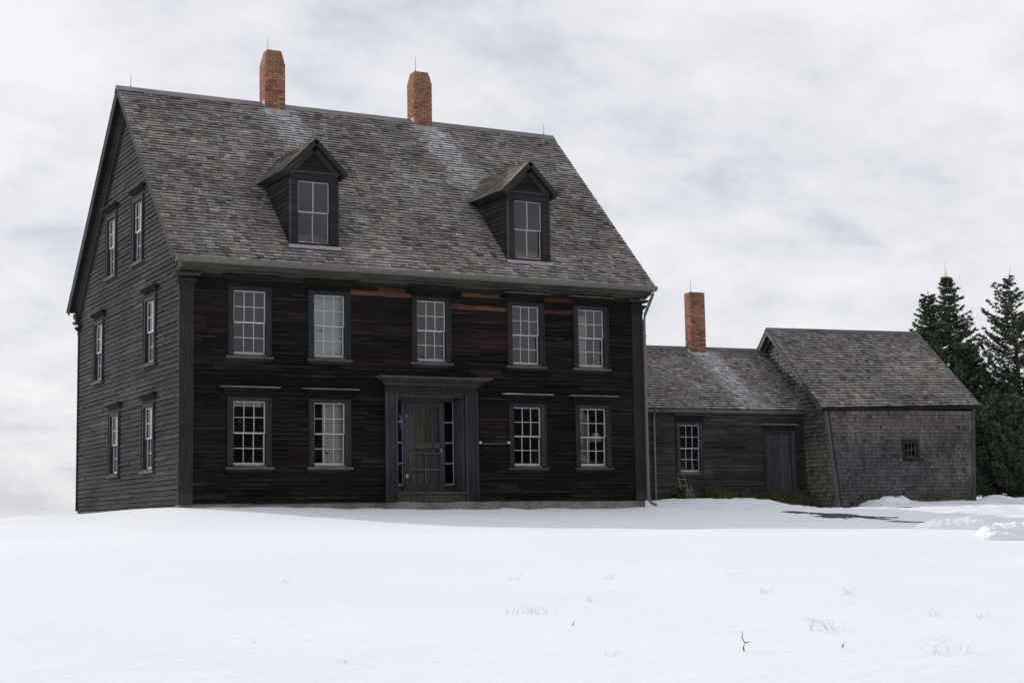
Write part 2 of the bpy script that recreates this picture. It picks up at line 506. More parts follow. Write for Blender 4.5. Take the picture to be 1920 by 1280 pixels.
REDS = [(0.72, 0.95, 5.03, 5.12, 2), (0.72, 0.97, 4.85, 4.99, 1), (3.2, 4.07, 4.92, 5.02, 1), (4.25, 5.7, 4.98, 5.1, 3), (4.14, 5.66, 4.85, 4.95, 3), (4.2, 5.4, 4.0, 4.21, 1), (0.34, 0.81, 3.88, 4.03, 1), (2.21, 2.93, 4.21, 4.46, 0), (6.89, 8.22, 5.05, 5.17, 2), (6.81, 8.27, 4.95, 5.08, 3), (6.74, 8.29, 4.63, 4.76, 3), (6.95, 8.21, 4.34, 4.46, 1), (6.8, 8.28, 3.91, 4.15, 0), (6.8, 8.35, 3.62, 3.91, 1), (7.0, 8.41, 3.06, 3.26, 1), (9.44, 10.18, 4.95, 5.06, 3), (9.44, 10.17, 4.63, 4.76, 2), (9.38, 10.16, 4.39, 4.54, 1), (9.37, 10.12, 3.78, 3.94, 1), (7.4, 8.36, 0.51, 0.77, 0), (8.96, 10.5, 0.17, 0.44, 0), (5.94, 6.8, 3.67, 3.86, 0), (11.32, 11.89, 1.25, 1.46, 0), (2.79, 3.05, 1.19, 1.38, 0)]
REDC = [(.017, .0095, .0098), (.028, .0135, .0125), (.054, .0255, .0190), (.092, .044, .028)]
def front_tone(u, z):
    for a, b, c, d, k in REDS:
        if a - .15 < u < b + .15 and c <= z <= d and rng.random() < .82:
            return jit(mixc(REDC[k], BLACKWOOD, U(0, .45)), .3)
    r = rng.random()
    n = mnoise.noise(Vector((u * .5, z * 1.5, 3.3)))
    k = 1 + .5 * n + U(-.25, .25)
    rd = mnoise.noise(Vector((u * .38 + 5, z * .8, 9.1))) + .25 * (z / 5) - .12 + U(-.12, .12)
    if rd > .16:
        t = min(.6, (rd - .16) * 2.2)
        return mixc(tuple(x * k for x in BLACKWOOD), (.0145 * k, .0088 * k, .0082 * k), t)
    if r < .05: return (.014 * k, .009 * k, .009 * k)
    if r < .12: return (.015 * k, .0148 * k, .015 * k)
    return tuple(x * k for x in BLACKWOOD)
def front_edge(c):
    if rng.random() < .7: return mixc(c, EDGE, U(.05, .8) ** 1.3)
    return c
w = MB(MF)
sheathing(w, [.02, L - .02], [-.02, 5.45], fh_all, (.012, .011, .011), d=0)
# boards are cut at every window edge so that red patches can keep to their bay
brk = sorted([x - WW / 2 - .13 for x in XS] + [x + WW / 2 + .13 for x in XS])
hh = [(h[0] - .12, h[1] + .12, h[2] - .1, h[3] + .1) for h in fh] + [(4.95, 7.40, -.1, 2.95)]
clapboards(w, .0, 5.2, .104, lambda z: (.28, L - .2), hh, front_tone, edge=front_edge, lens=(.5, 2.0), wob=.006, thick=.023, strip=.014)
w.build('front_wall', M_board, house)

gh = []
GW = .757
yD_, yC_, yB_, yA_, yF_, yE_ = 2.464, 5.553, 2.392, 7.240, 3.535, 6.049
# the photo's upper back window stands further back than the lower one
GWIN = [(D - yD_, ZLB, ZLT), (D - yC_, ZLB, ZLT), (D - yB_, ZUB, ZUT), (D - yA_, ZUB, ZUT), (D - yF_, ZGB, ZGT), (D - yE_, ZGB, ZGT)]
gh = [(u - GW / 2, u + GW / 2, a, b) for u, a, b in GWIN]
def gspan(z):
    # half-width of the gable under the roof deck
    top = ZE + SL * OV
    if z <= top - .16: return (.03, D - .03)
    k = (z - (top - .16)) / SL
    if 2 * k > D - .3: return None
    return (.03 + k, D - .03 - k)
def gable_tone(u, z):
    n = mnoise.noise(Vector((u * .4, z * 1.2, 8.8)))
    k = 1 + .45 * n + U(-.28, .28)
    r = rng.random()
    if r < .1: return (.028 * k, .028 * k, .029 * k)
    return tuple(x * k for x in GABLE)
w = MB(MG)
# sheathing as thin rows so that the sloping top follows the rake
sheathing(w, [.02, D - .02], [-.02, 5.74], [h for h in gh if h[3] < 5.74], (.02, .02, .02), d=0)
zz = 5.74
while zz < ZR - .2:
    z2 = zz + .1
    sp = gspan(zz + .05)
    if sp:
        for a, b in subtract(sp, [(h[0], h[1]) for h in gh if h[2] < zz + .05 < h[3]]):
            w.q([(a, 0, zz), (b, 0, zz), (b, 0, z2), (a, 0, z2)], (.02, .02, .02))
    zz = z2
hh = [(h[0] - .12, h[1] + .12, h[2] - .1, h[3] + .1) for h in gh]
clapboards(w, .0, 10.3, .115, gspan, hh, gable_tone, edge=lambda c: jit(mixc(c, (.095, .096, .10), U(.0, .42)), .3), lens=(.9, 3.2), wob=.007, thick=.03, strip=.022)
w.build('gable_wall', M_board, house)

w = MB()
w.q([(L, 0, -.3), (L, D, -.3), (L, D, 5.8), (L, 0, 5.8)], GABLE)
w.q([(L, 0, 5.8), (L, D, 5.8), (L, D / 2, ZR - .12)], GABLE)
clap = MB(lambda u, d, z: (L + d, u, z))
clapboards(clap, 0, 10.3, .15, gspan, [], gable_tone, lens=(2, 4))
clap.build('gable_wall', M_board, house)
w.q([(0, D, -.3), (L, D, -.3), (L, D, 5.8), (0, D, 5.8)], GABLE)
w.build('back_wall', M_board, house)

# interior partitions and floors (seen only through the panes)
w = MB()
ip = (.20, .19, .17)
w.box(.06, L - .06, 4.0, 4.06, -.1, 5.3, ip)
for x in (4.75, 7.6): w.box(x, x + .1, .06, 3.99, -.1, 5.3, ip)
w.build('interior_wall', M_plain, house)
w = MB()
for z in (-.06, 2.78, 5.36): w.box(.05, L - .05, .05, D - .05, z, z + .05, (.11, .085, .06))
w.build('interior_floor', M_plain, house)

# foundation
w = MB()
x = -.02
while x < L + .02:
    x2 = min(L + .02, x + U(1.1, 2.4))
    w.box(x + .004, x2 - .004, .0 + U(-.012, .006), .3, -.75, -.004, jit((.165, .165, .157), .2))
    x = x2
y = .31
while y < D:
    y2 = min(D, y + U(1.2, 2.4))
    w.box(.012, .3, y, y2 - .006, -.7, -.004, jit((.075, .075, .072), .25))
    y = y2
w.build('foundation', M_stone, house)

# windows of the house
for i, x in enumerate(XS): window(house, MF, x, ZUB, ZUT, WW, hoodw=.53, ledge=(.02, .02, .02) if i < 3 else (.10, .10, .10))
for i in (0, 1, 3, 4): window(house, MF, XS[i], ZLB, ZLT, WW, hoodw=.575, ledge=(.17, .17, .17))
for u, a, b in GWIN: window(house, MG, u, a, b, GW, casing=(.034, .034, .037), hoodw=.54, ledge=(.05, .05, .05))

# roof
roof_streaks = [(3.95, .42, SLEN - 2.7, SLEN - .15, .35, 1.0), (8.28, .40, SLEN - 4.2, SLEN - .15, .45, 1.0)]
rt = roof_tone(ROOF, 3.0, roof_streaks)
w = MB(MR)
deck = (.05, .047, .045)
dh = [(xc - .52, xc + .52, .78 / CS, 2.0 / CS) for xc in (3.225, 9.01)]
dus = sorted([-OG, L + OR_] + [v for h in dh for v in h[:2]]); dvs = [.03, dh[0][2], dh[0][3], SLEN]
for i in range(len(dus) - 1):
    for j in range(3):
        if j == 1 and any(abs(dus[i] - h[0]) < 1e-6 for h in dh): continue
        w.q([(dus[i], -.012, dvs[j]), (dus[i + 1], -.012, dvs[j]), (dus[i + 1], -.012, dvs[j + 1]), (dus[i], -.012, dvs[j + 1])], deck)
shingles(w, 0, SLEN - .10, .119, .17, lambda s: (-OG - .02, L + OR_ + .02), rt, thick=.026,
         holes=lambda s: [(h[0], h[1]) for h in dh] if dh[0][2] + .06 < s < dh[0][3] - .06 else [])
w.M = MRB
w.q([(-OG, -.012, .03), (L + OR_, -.012, .03), (L + OR_, -.012, SLEN), (-OG, -.012, SLEN)], deck)
shingles(w, 0, SLEN - .10, .119, .26, lambda s: (-OG - .02, L + OR_ + .02), rt, thick=.017)
roof = w.build('roof', M_shin, house)
w = MB()
x = -OG - .03
while x < L + OR_:
    x2 = min(L + OR_ + .03, x + U(2.2, 4))
    for s in (-1, 1):
        c = jit((.17, .17, .16), .2)
        ap = ZR + .035
        w.hexa([(x, D / 2, ap - .03), (x2, D / 2, ap - .03), (x2, D / 2 + s * .15, ap - .18), (x, D / 2 + s * .15, ap - .18),
                (x, D / 2, ap), (x2, D / 2, ap), (x2, D / 2 + s * .165, ap - .165), (x, D / 2 + s * .165, ap - .165)], c)
    x = x2 + .004
w.build('ridge_cap', M_board, roof)

# rake boards at both ends, plumb-cut at the ridge
def slope_box(mb, M, u0, u1, s0, h0, h1, c):
    def se(h): return (D / 2 + OV + h * SN) / CS - .004
    mb.hexa([M(u0, h0, s0), M(u1, h0, s0), M(u1, h0, se(h0)), M(u0, h0, se(h0)),
             M(u0, h1, s0), M(u1, h1, s0), M(u1, h1, se(h1)), M(u0, h1, se(h1))], c)
for (sg, ub, oh) in ((-1, 0, OG), (1, L, OR_)):
    w = MB()
    for M in (MR, MRB):
        def sb(a, b, s0, h0, h1, c):
            slope_box(w, M, ub + sg * a, ub + sg * b, s0, h0, h1, c)
        sb(oh - .035, oh, .05, -.17, -.022, jit((.032, .032, .032), .2))
        sb(.02, oh - .037, .1, -.13, -.1, jit((.018, .018, .018), .2))
        sb(.0, .045, .25, -.50, -.132, jit((.028, .028, .029), .2))
        sb(.046, .10, .2, -.21, -.132, jit((.036, .036, .036), .2))
        sb(.046, .07, .25, -.50, -.46, jit((.034, .034, .034), .2))
    w.build('rake_board', M_board, house)

# eaves: gutter, soffit and frieze
w = MB()
gc = (.115, .118, .105)
prof = [(-.43, 5.475), (-.43, 5.37), (-.47, 5.345), (-.53, 5.36), (-.565, 5.42), (-.57, 5.475), (-.555, 5.475), (-.52, 5.38), (-.47, 5.365), (-.445, 5.38), (-.445, 5.475)]
def extr(mb, prof, x0, x1, c, n=1, sag=0):
    for i in range(n):
        a = x0 + (x1 - x0) * i / n; b = x0 + (x1 - x0) * (i + 1) / n
        sa = -sag * math.sin(math.pi * i / n); sb_ = -sag * math.sin(math.pi * (i + 1) / n)
        for k in range(len(prof)):
            p, q_ = prof[k], prof[(k + 1) % len(prof)]
            mb.face([(a, p[0], p[1] + sa), (b, p[0], p[1] + sb_), (b, q_[0], q_[1] + sb_), (a, q_[0], q_[1] + sa)], jit(c, .05))
    for x in (x0, x1):
        mb.face([(x, p[0], p[1]) for p in prof], c)
extr(w, prof, -OG, L + OR_, gc, 12, .012)
w.build('gutter', M_metal, house)
w = MB()
oc = (.052, .050, .039)
extr(w, [(-.42, 5.42), (-.42, 5.345), (-.37, 5.325), (-.33, 5.27), (-.20, 5.245), (-.12, 5.205), (-.06, 5.19), (-.06, 5.42)], -.1, L + .14, oc, 9)
extr(w, [(-.058, 5.30), (-.058, 5.10), (-.032, 5.10), (-.032, 5.30)], .02, L - .02, (.016, .016, .017), 7)
w.build('cornice', M_board, house)
w = MB()
extr(w, [(D + .42, 5.42), (D + .42, 5.34), (D + .30, 5.26), (D + .06, 5.19), (D + .06, 5.42)], -.1, L + .14, (.04, .04, .037), 1)
w.build('cornice', M_board, house)

# corner pilasters with capitals
def pilaster(x0, x1, y0, y1, cap):
    w = MB()
    sx = -1 if x0 < 1 else 1
    fb = 1 if y0 < 1 else -1
    pc = (.023, .023, .0235)
    yf = 0 if fb == 1 else D
    xe = 0 if sx == -1 else L
    xi = xe - sx * .285; yi = yf + fb * .035
    def bx(out, z0, z1, c, inx=0):
        # an L of two boards wrapped round the corner
        xa, xb = sorted((xe + sx * out, xi - sx * inx))
        ya, yb = sorted((yf - fb * out, yf + fb * .0))
        w.box(xa, xb, ya, yb, z0, z1, jit(c, .15))
        xa, xb = sorted((xe + sx * out, xe))
        ya, yb = sorted((yf + fb * .001, yi + fb * inx))
        w.box(xa, xb, ya, yb, z0, z1, jit(c, .15))
    bx(.05, -.01, 4.80, pc)
    bx(.052, -.012, .22, (.045, .044, .043))
    bx(.06, 4.801, 4.93, pc, .01)
    bx(.10, 4.93, 4.98, pc, .03)
    bx(.13, 4.98, 5.03, pc, .06)
    bx(.05, 5.031, 5.10, pc)
    bx(.16, 5.10, 5.135, (.05, .048, .043), .10)
    bx(.18, 5.136, 5.165, (.05, .048, .043), .12)
    w.build('corner_pilaster', M_vert, house)
pilaster(0, .285, 0, .1, 1)
pilaster(L - .285, L, 0, .1, 1)
pilaster(0, .285, D, D - .1, 1)

# downspout on the right front corner
w = MB()
dc = (.115, .115, .108)
w.tube([(L + .10, -.50, 5.36), (L + .10, -.50, 5.28), (L + .03, -.20, 4.78), (L + .02, -.16, 4.62), (L + .02, -.145, .25), (L + .025, -.15, .02), (L + .05, -.24, -.09), (L + .12, -.36, -.14)], .04, dc, 8)
for z in (4.2, 2.6, .9): w.box(L - .03, L + .07, -.19, -.05, z, z + .03, (.08, .08, .08))
w.build('downspout', M_metal, house)

# entrance: pilasters, entablature, recess, screen door, sidelights
w = MB(MF)
ec = (.031, .0305, .034)
w.box(4.95, 5.25, 0, .075, -.01, 2.56, jit(ec, .1)); w.box(7.066, 7.40, 0, .075, -.01, 2.56, jit(ec, .1))
for a, b in ((4.95, 4.99), (5.21, 5.25), (7.066, 7.106), (7.36, 7.40)): w.box(a, b, .075, .10, -.01, 2.56, jit((.05, .05, .055), .15))
w.box(4.93, 7.42, 0, .09, 2.56, 2.62, jit(ec, .1))
w.box(4.95, 7.40, 0, .07, 2.62, 2.78, jit((.026, .026, .026), .1))
w.box(4.92, 7.43, 0, .12, 2.78, 2.815, (.075, .072, .064))
w.box(4.88, 7.47, 0, .16, 2.815, 2.86, (.05, .048, .046))
w.box(4.83, 7.52, 0, .24, 2.86, 2.90, (.042, .041, .04))
w.box(4.76, 7.62, 0, .30, 2.90, 2.945, (.06, .058, .055))
w.box(4.70, 7.70, 0, .34, 2.945, 2.968, (.10, .10, .098))
so = w.build('door_surround', M_vert, house)
w = MB(MF)
w.box(5.23, 5.25, -.62, -.001, 0, 2.56, ec); w.box(7.066, 7.09, -.62, -.001, 0, 2.56, (.06, .06, .07))
for k in range(4): w.box(7.052, 7.0655, -.12 - k * .12, -.04 - k * .12, .25, 2.5, jit((.07, .068, .078), .25))
w.box(5.251, 7.065, -.62, -.001, 2.561, 2.59, (.05, .048, .04))
w.box(5.251, 7.051, -.60, -.53, 2.44, 2.56, (.075, .07, .052))
w.box(5.251, 7.051, -.05, -.02, 2.51, 2.559, (.085, .08, .06))
w.box(5.251, 7.065, -.66, .05, -.0, .19, (.07, .065, .058))
w.box(5.251, 7.065, -.66, .075, .191, .235, (.09, .075, .068))
w.box(5.42, 5.68, -.60, -.57, .236, .42, (.045, .043, .043)); w.box(6.79, 7.05, -.60, -.57, .236, .42, (.045, .043, .043))
w.box(5.251, 5.42, -.60, -.55, .236, 2.439, (.05, .05, .052)); w.box(5.68, 5.745, -.60, -.53, .236, 2.439, (.065, .065, .07))
w.box(6.765, 6.79, -.60, -.53, .236, 2.439, (.065, .065, .07))
w.q([(5.24, -.9, 0), (7.08, -.9, 0), (7.08, -.9, 2.6), (5.24, -.9, 2.6)], (.01, .01, .01))
w.build('door_recess', M_vert, so)
for a, b in ((5.42, 5.68), (6.79, 7.05)):
    sl = MB(MF)
    sc2 = (.42, .42, .44)
    sl.box(a, a + .016, -.59, -.57, .42, 2.439, sc2); sl.box(b - .016, b, -.59, -.57, .42, 2.439, sc2)
    for z in (.42, .93, 1.43, 1.93): sl.box(a + .016, b - .016, -.588, -.572, z, z + .022, sc2)
    so2 = sl.build('sidelight', M_paint, so)
for a, b in ((5.42, 5.68), (6.79, 7.05)):
    g = MB(MF)
    for z in (.44, .95, 1.45, 1.95):
        e = [U(-.002, .002) for _ in range(4)]
        g.q([(a, -.58 + e[0], z), (b, -.58 + e[1], z), (b, -.58 + e[2], z + .5), (a, -.58 + e[3], z + .5)])
    g.build('pane', M_glass, so)
w = MB(MF)
dcx = (.062, .062, .072)
x0, x1, zb, zt = 5.75, 6.76, .25, 2.43
w.box(x0, x0 + .15, -.56, -.52, zb, zt, jit(dcx, .1)); w.box(x1 - .12, x1, -.56, -.52, zb, zt, jit(dcx, .1))
xa, xb = x0 + .15, x1 - .12
w.box(xa, xb, -.56, -.521, zt - .12, zt, jit(dcx, .1)); w.box(xa, xb, -.56, -.521, zb, zb + .16, jit((.05, .048, .05), .1))
w.box(xa, xb, -.56, -.521, 1.30, 1.43, jit((.085, .082, .082), .1))
w.box(xa, xb, -.56, -.521, 1.16, 1.20, jit((.10, .10, .11), .1))
w.box(xa, xb, -.56, -.524, .77, .805, jit((.10, .10, .11), .1))
w.box(6.25, 6.285, -.56, -.5245, zb + .16, 1.16, jit((.10, .10, .11), .1))
sd = w.build('screen_door', M_vert, house)
w = MB(MF)
x = xa
while x < xb - .01:
    x2 = min(xb, x + .13)
    w.box(x, x2 - .006, -.60, -.57, zb, zt, jit((.060, .054, .044), .25))
    x = x2
w.build('door_panel', M_vert, sd)
w = MB(MF)
w.box(6.675, 6.70, -.521, -.49, 1.20, 1.25, (.35, .35, .34)); w.tube([MF(6.66, -.52, 1.27), MF(6.66, -.46, 1.27)], .022, (.4, .4, .38), 8)
w.build('handle', M_metal, sd)
w = MB(MF)
w.box(5.73, 5.80, -.521, -.512, .59, .68, (.42, .42, .42))
w.build('hinge', M_metal, sd)
w = MB(MF)
w.box(5.70, 5.79, -.521, -.50, 2.05, 2.12, (.12, .12, .12))
w.build('hinge', M_metal, sd)
# iron rod between the entrance and the window
w = MB(MF)
w.tube([MF(7.42, .05, 1.40), MF(8.28, .05, 1.40)], .012, (.10, .10, .10), 6)
for x in (7.455, 8.25):
    w.tube([MF(x, .02, 1.425), MF(x, .1, 1.425)], .028, (.55, .55, .55), 8)
w.build('wall_rod', M_metal, house)
# step
w = MB()
import bmesh
def rough_stone(name, x0, x1, y0, y1, z0, z1, c, mat, parent=None, n=14, amp=.02, seed=0):
    bm = bmesh.new()
    bmesh.ops.create_cube(bm, size=1)
    bmesh.ops.subdivide_edges(bm, edges=bm.edges[:], cuts=n, use_grid_fill=True)
    for v in bm.verts:
        p = Vector((x0 + (v.co.x + .5) * (x1 - x0), y0 + (v.co.y + .5) * (y1 - y0), z0 + (v.co.z + .5) * (z1 - z0)))
        d = mnoise.noise_vector(p * 2.2 + Vector((seed, 0, 0))) * amp + mnoise.noise_vector(p * 7 + Vector((seed, 0, 0))) * amp * .4
        v.co = p + d
    me = bpy.data.meshes.new(name); bm.to_mesh(me); bm.free()
    at = me.attributes.new('tone', 'FLOAT_COLOR', 'CORNER')
    at.data.foreach_set('color', [c[0], c[1], c[2], 1.0] * len(me.loops))
    me.materials.append(mat)
    me.polygons.foreach_set('use_smooth', [True] * len(me.polygons))
    o = bpy.data.objects.new(name, me); col.objects.link(o)
    if parent: o.parent = parent
    return o
st = rough_stone('doorstep', 4.72, 7.70, -.62, -.06, -.5, -.02, (.15, .147, .132), M_stone, amp=.03)
tag(st, 'long rough granite slab lying in the snow under the front door', 'doorstep')

# chimneys
def flash_main(u0, u1, nf, lead=(.30, .31, .33)):
    def f(o):
        w = MB(MR)
        s = (nf + OV) / CS
        # front apron, lapped and a little ragged
        x = u0 - .05
        while x < u1 + .05:
            x2 = min(u1 + .08, x + U(.1, .2))
            lo = s - U(.16, .30)
            w.q([(x, .028, lo), (x2, .030, lo + U(-.03, .03)), (x2, .032, s + .01), (x, .032, s + .01)], jit(lead, .15))
            x = x2
        w.M = lambda a, b, c: (a, b, c)
        zf = ZE + SL * (nf + OV)
        w.box(u0 - .012, u1 + .012, nf - .016, nf - .008, zf - .03, zf + .06, jit(lead, .1))
        w.box(u0 - .016, u0 - .009, nf, nf + .22, zf + .05, zf + .28, jit(lead, .1))
        w.build('flashing', M_metal, o)
    return f
def rod(parent, x, y, z, h):
    w = MB()
    w.tube([(x, y, z), (x + .008, y, z + h * .6), (x, y, z + h)], [.009, .007, .004], (.22, .22, .23), 5)
    w.tube([(x, y, z - .02), (x, y, z + .03)], .02, (.2, .2, .2), 6)
    w.build('lightning_rod', M_metal, parent)
chimney(house, None, 3.58, 4.14, D / 2 - .25, D / 2 + .21, 9.6, 12.02, 5, .55, 1, flash_main(3.58, 4.14, D / 2 - .25))
chimney(house, None, 7.90, 8.45, D / 2 - .25, D / 2 + .21, 9.6, 11.98, 4, .6, 2, flash_main(7.90, 8.45, D / 2 - .25))
rod(house, .075, D / 2, ZR + .03, .34); rod(house, 12.15, D / 2, ZR + .03, .32)
rod(house, 3.70, D / 2 - .1, 12.03, .36); rod(house, 8.02, D / 2 - .1, 11.99, .42)

# dormers
def dormer(xc, sashw=.80):
    M = lambda u, d, z: (xc + u, .15 - d, z)
    hw = .625
    zb0, zs, zt, ze = 6.02, 6.075, 7.56, 7.74
    bk = MB(M)
    dark = (.020, .020, .021)
    # front wall: posts, lintel, gable boards
    holes = [(-sashw / 2, sashw / 2, zs - .0, zt)]
    bk.box(-hw, -sashw / 2, 0, .045, zb0 - .1, zt, jit((.026, .026, .029), .1)); bk.box(sashw / 2, hw, 0, .045, zb0 - .1, zt, jit((.026, .026, .029), .1))
    bk.box(-hw, -hw + .055, .045, .062, zb0 - .1, zt, (.055, .055, .055)); bk.box(hw - .055, hw, .045, .062, zb0 - .1, zt, (.03, .03, .03))
    bk.box(-hw, hw, 0, .05, zt, zt + .18, jit((.026, .026, .028), .1))
    bk.box(-hw - .03, hw + .03, 0, .085, zt + .18, zt + .225, jit((.05, .05, .046), .1))
    bk.box(-sashw / 2, sashw / 2, -.11, .045, zs - .14, zs - .002, (.026, .026, .028))
    for a, b in ((-sashw / 2 - .03, -sashw / 2 + .001), (sashw / 2 - .001, sashw / 2 + .03)): bk.box(a, b, -.11, -.001, zs, zt, dark)
    pit = 1.0                                  # gable slope
    apex = 8.50
    hz = lambda z: (apex - z) / pit * .985
    z = zt + .226
    while z < apex - .1:
        a = hz(z) - .02; b = max(.01, hz(z + .12) - .02)
        bk.q([(-a, .03, z), (a, .03, z), (b, .01, z + .12), (-b, .01, z + .12)], jit(dark, .3))
        bk.q([(-a, .0, z), (a, .0, z), (a, .03, z), (-a, .03, z)], jit((.035, .035, .035), .3))
        z += .12
    bk.q([(-.62, .004, zt + .2), (.62, .004, zt + .2), (0, .004, apex - .05)], dark)
    # cheeks
    for sgn in (-1, 1):
        rows = 15
        for i in range(rows):
            z = zb0 + (zt + .2 - zb0) * i / rows; z2 = zb0 + (zt + .2 - zb0) * (i + 1) / rows
            yb = -OV + (z - ZE) / SL; yb2 = -OV + (z2 - ZE) / SL
            X = sgn * hw; o_ = sgn * .018
            c = jit((.030, .030, .030), .3)
            bk.face([(xc + X + o_, .15, z), (xc + X + o_, max(.15, yb) + .02, z), (xc + X, max(.15, yb2) + .02, z2), (xc + X, .15, z2)], c)
            bk.face([(xc + X, .15, z), (xc + X, max(.15, yb) + .02, z), (xc + X + o_, max(.15, yb) + .02, z), (xc + X + o_, .15, z)], jit((.04, .04, .04), .3))
    d = bk.build('dormer', M_board, house)
    # roof of the dormer: two slopes running back into the main roof
    for sgn in (-1, 1):
        rb = MB()
        ewid = .80
        zed = apex + .06 - ewid * pit + .0
        cs = 1 / math.sqrt(1 + pit * pit)
        sl_len = ewid / cs
        def MD(y, h, s, sgn=sgn):
            # y along the ridge (towards the back), h off the slope, s up the slope
            return (xc + sgn * (ewid - s * cs - h * pit * cs * -1), y, zed + s * pit * cs + h * cs)
        rb.M = MD
        yfront = -.06
        def yback(s):
            z = zed + s * pit * cs
            return -OV + (z - ZE) / SL + .06
        n = 9
        for i in range(n):
            s0 = sl_len * i / n; s1 = sl_len * (i + 1) / n
            y = yfront; ye = yback(s0 + .06)
            while y < ye - .01:
                y2 = min(ye, y + .15 * U(.6, 1.4))
                if ye - y2 < .04: y2 = ye
                c = rt(xc + y * 2, s0 + 3)
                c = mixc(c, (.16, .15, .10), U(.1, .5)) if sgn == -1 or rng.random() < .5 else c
                th = .018 * U(.7, 1.3)
                rb.q([(y, th, s0), (y2 - .003, th, s0), (y2 - .003, .002, s1 + .01), (y, .002, s1 + .01)], c)
                rb.q([(y, -.004, s0), (y2 - .003, -.004, s0), (y2 - .003, th, s0), (y, th, s0)], mixc(c, (.03, .03, .03), .5))
                y = y2
        rb.q([(yfront, -.01, 0), (yback(0), -.01, 0), (yback(sl_len), -.01, sl_len), (yfront, -.01, sl_len)], (.02, .02, .02))
        rb.build('dormer_roof', M_shin, d)
        # rake mouldings
        rk = MB(MD)
        rk.box(yfront - .03, yfront + .02, -.11, -.012, -.02, sl_len - .03, jit((.034, .034, .032), .1))
        rk.box(yfront + .021, .14, -.09, -.05, -.0, sl_len - .09, (.018, .018, .018))
        rk.box(.08, .145, -.22, -.091, .1, sl_len - .22, jit((.045, .045, .043), .1))
        rk.box(yfront + .021, 1.5, -.16, -.012, -.02, .06, jit((.028, .028, .028), .1))
        rk.build('rake_board', M_board, d)
    # ridge boards
    rg = MB()
    rg.tube([(xc, -.085, apex + .062), (xc, 2.60, apex + .062)], .035, (.13, .125, .075), 6)
    rg.build('ridge_cap', M_board, d)
    zm = (zs + zt) / 2
    a = sash('sash', M, -sashw / 2 + .004, sashw / 2 - .004, zm - .01, zt - .002, -.045, -.012, 2, 1, d, c=(.36, .36, .37), mu=.025)
    b = sash('sash', M, -sashw / 2 + .004, sashw / 2 - .004, zs, zm + .01, -.085, -.052, 2, 1, d, c=(.36, .36, .37), mu=.025)
    g = MB(M)
    for (x0, x1, za, zz), dd in ((a, -.03), (b, -.07)):
        for i in range(2):
            e = [U(-.002, .002) for _ in range(4)]
            xa = x0 + (x1 - x0) * i / 2; xb = x0 + (x1 - x0) * (i + 1) / 2
            g.q([(xa, dd + e[0], za), (xb, dd + e[1], za), (xb, dd + e[2], zz), (xa, dd + e[3], zz)])
    g.build('pane', M_glass, d)
    fl = MB(MR)
    s = (.15 - .06 + OV) / CS
    fl.q([(xc - hw - .03, .03, s - .12), (xc + hw + .03, .03, s - .12), (xc + hw + .03, .034, s - .0), (xc - hw - .03, .034, s - .0)], (.30, .31, .33))
    fl.build('flashing', M_metal, d)
dormer(3.225); dormer(9.01)

# things behind the panes that are fixed to the house
w = MB()
w.box(XS[1] - .30, XS[1] + .56, .20, .23, 2.85, 4.9, (.60, .61, .62)); 
ob = w.build('inner_door', M_paint, house)
w = MB(); w.tube([(XS[1] - .2, .2, 4.02), (XS[1] - .08, .17, 4.02)], .012, (.03, .03, .03), 6); w.build('handle', M_metal, ob)
w = MB()
w.box(XS[1] - .10, XS[1] + .62, .20, .23, .2, 2.5, (.62, .61, .54))
ob = w.build('inner_door', M_paint, house)
w = MB(); w.tube([(XS[1] - .03, .2, 1.17), (XS[1] + .03, .17, 1.15)], .02, (.04, .04, .035), 6); w.build('handle', M_metal, ob)
w = MB(); w.box(XS[0] - .37, XS[0] + .42, .12, .125, 2.20, 2.33, (.62, .63, .55)); w.build('roller_blind', M_cloth, house)

# ------------------------------------------------------------------ KITCHEN WING
wing = empty('house_wing', (12.231, 6.873, 0), R(-5), 'low single-storey weathered kitchen wing with one chimney between the big house and the shingled barn', 'house wing')
WE = 10.25
wd = (4.75, 2.4)     # eave-to-eave depth, ridge at n
wz, wr = 2.90, 5.12
wov = .22
wsl = (wr - wz) / (2.4 + wov); wcs = 1 / math.sqrt(1 + wsl * wsl); wsn = wsl * wcs; wlen = (2.4 + wov) / wcs
MWF = MF
MWR = lambda u, h, s: (u, -wov + s * wcs - h * wsn, wz + s * wsn + h * wcs)
MWB = lambda u, h, s: (u, 4.8 + wov - s * wcs + h * wsn, wz + s * wsn + h * wcs)
def wing_tone(u, z):
    n = mnoise.noise(Vector((u * .5, z * 1.5, 13.3)))
    k = 1 + .4 * n + U(-.3, .3)
    r = rng.random()
    c = (.044, .043, .041) if u < 5.6 else ((.026, .026, .027) if (u < 8.2 and z < 1.9) else (.036, .035, .033))
    if r < .06: c = (.05, .049, .047)
    if z < .5 and r > .6: c = (.040, .042, .026)
    return tuple(x * k for x in c)
wh = [(5.53, 6.25, .952, 2.40)]
w = MB(MWF)
sheathing(w, [0, WE], [-.5, wz], wh + [(8.68, 9.60, 0.1, 2.16)], (.015, .015, .015))
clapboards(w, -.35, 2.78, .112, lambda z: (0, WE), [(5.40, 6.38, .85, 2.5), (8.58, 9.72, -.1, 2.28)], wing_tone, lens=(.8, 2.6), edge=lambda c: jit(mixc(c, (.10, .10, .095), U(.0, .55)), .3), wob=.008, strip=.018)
w.box(0, WE, 0, .035, 2.66, 2.80, (.05, .049, .045))
w.box(0, WE, 0, .06, 2.62, 2.66, (.06, .058, .05))
w.box(6.65, 7.6, .018, .034, 2.52, 2.60, (.065, .065, .065)); w.box(7.55, 8.2, .018, .034, 2.42, 2.50, (.058, .058, .057))
w.build('front_wall', M_board, wing)
w = MB()
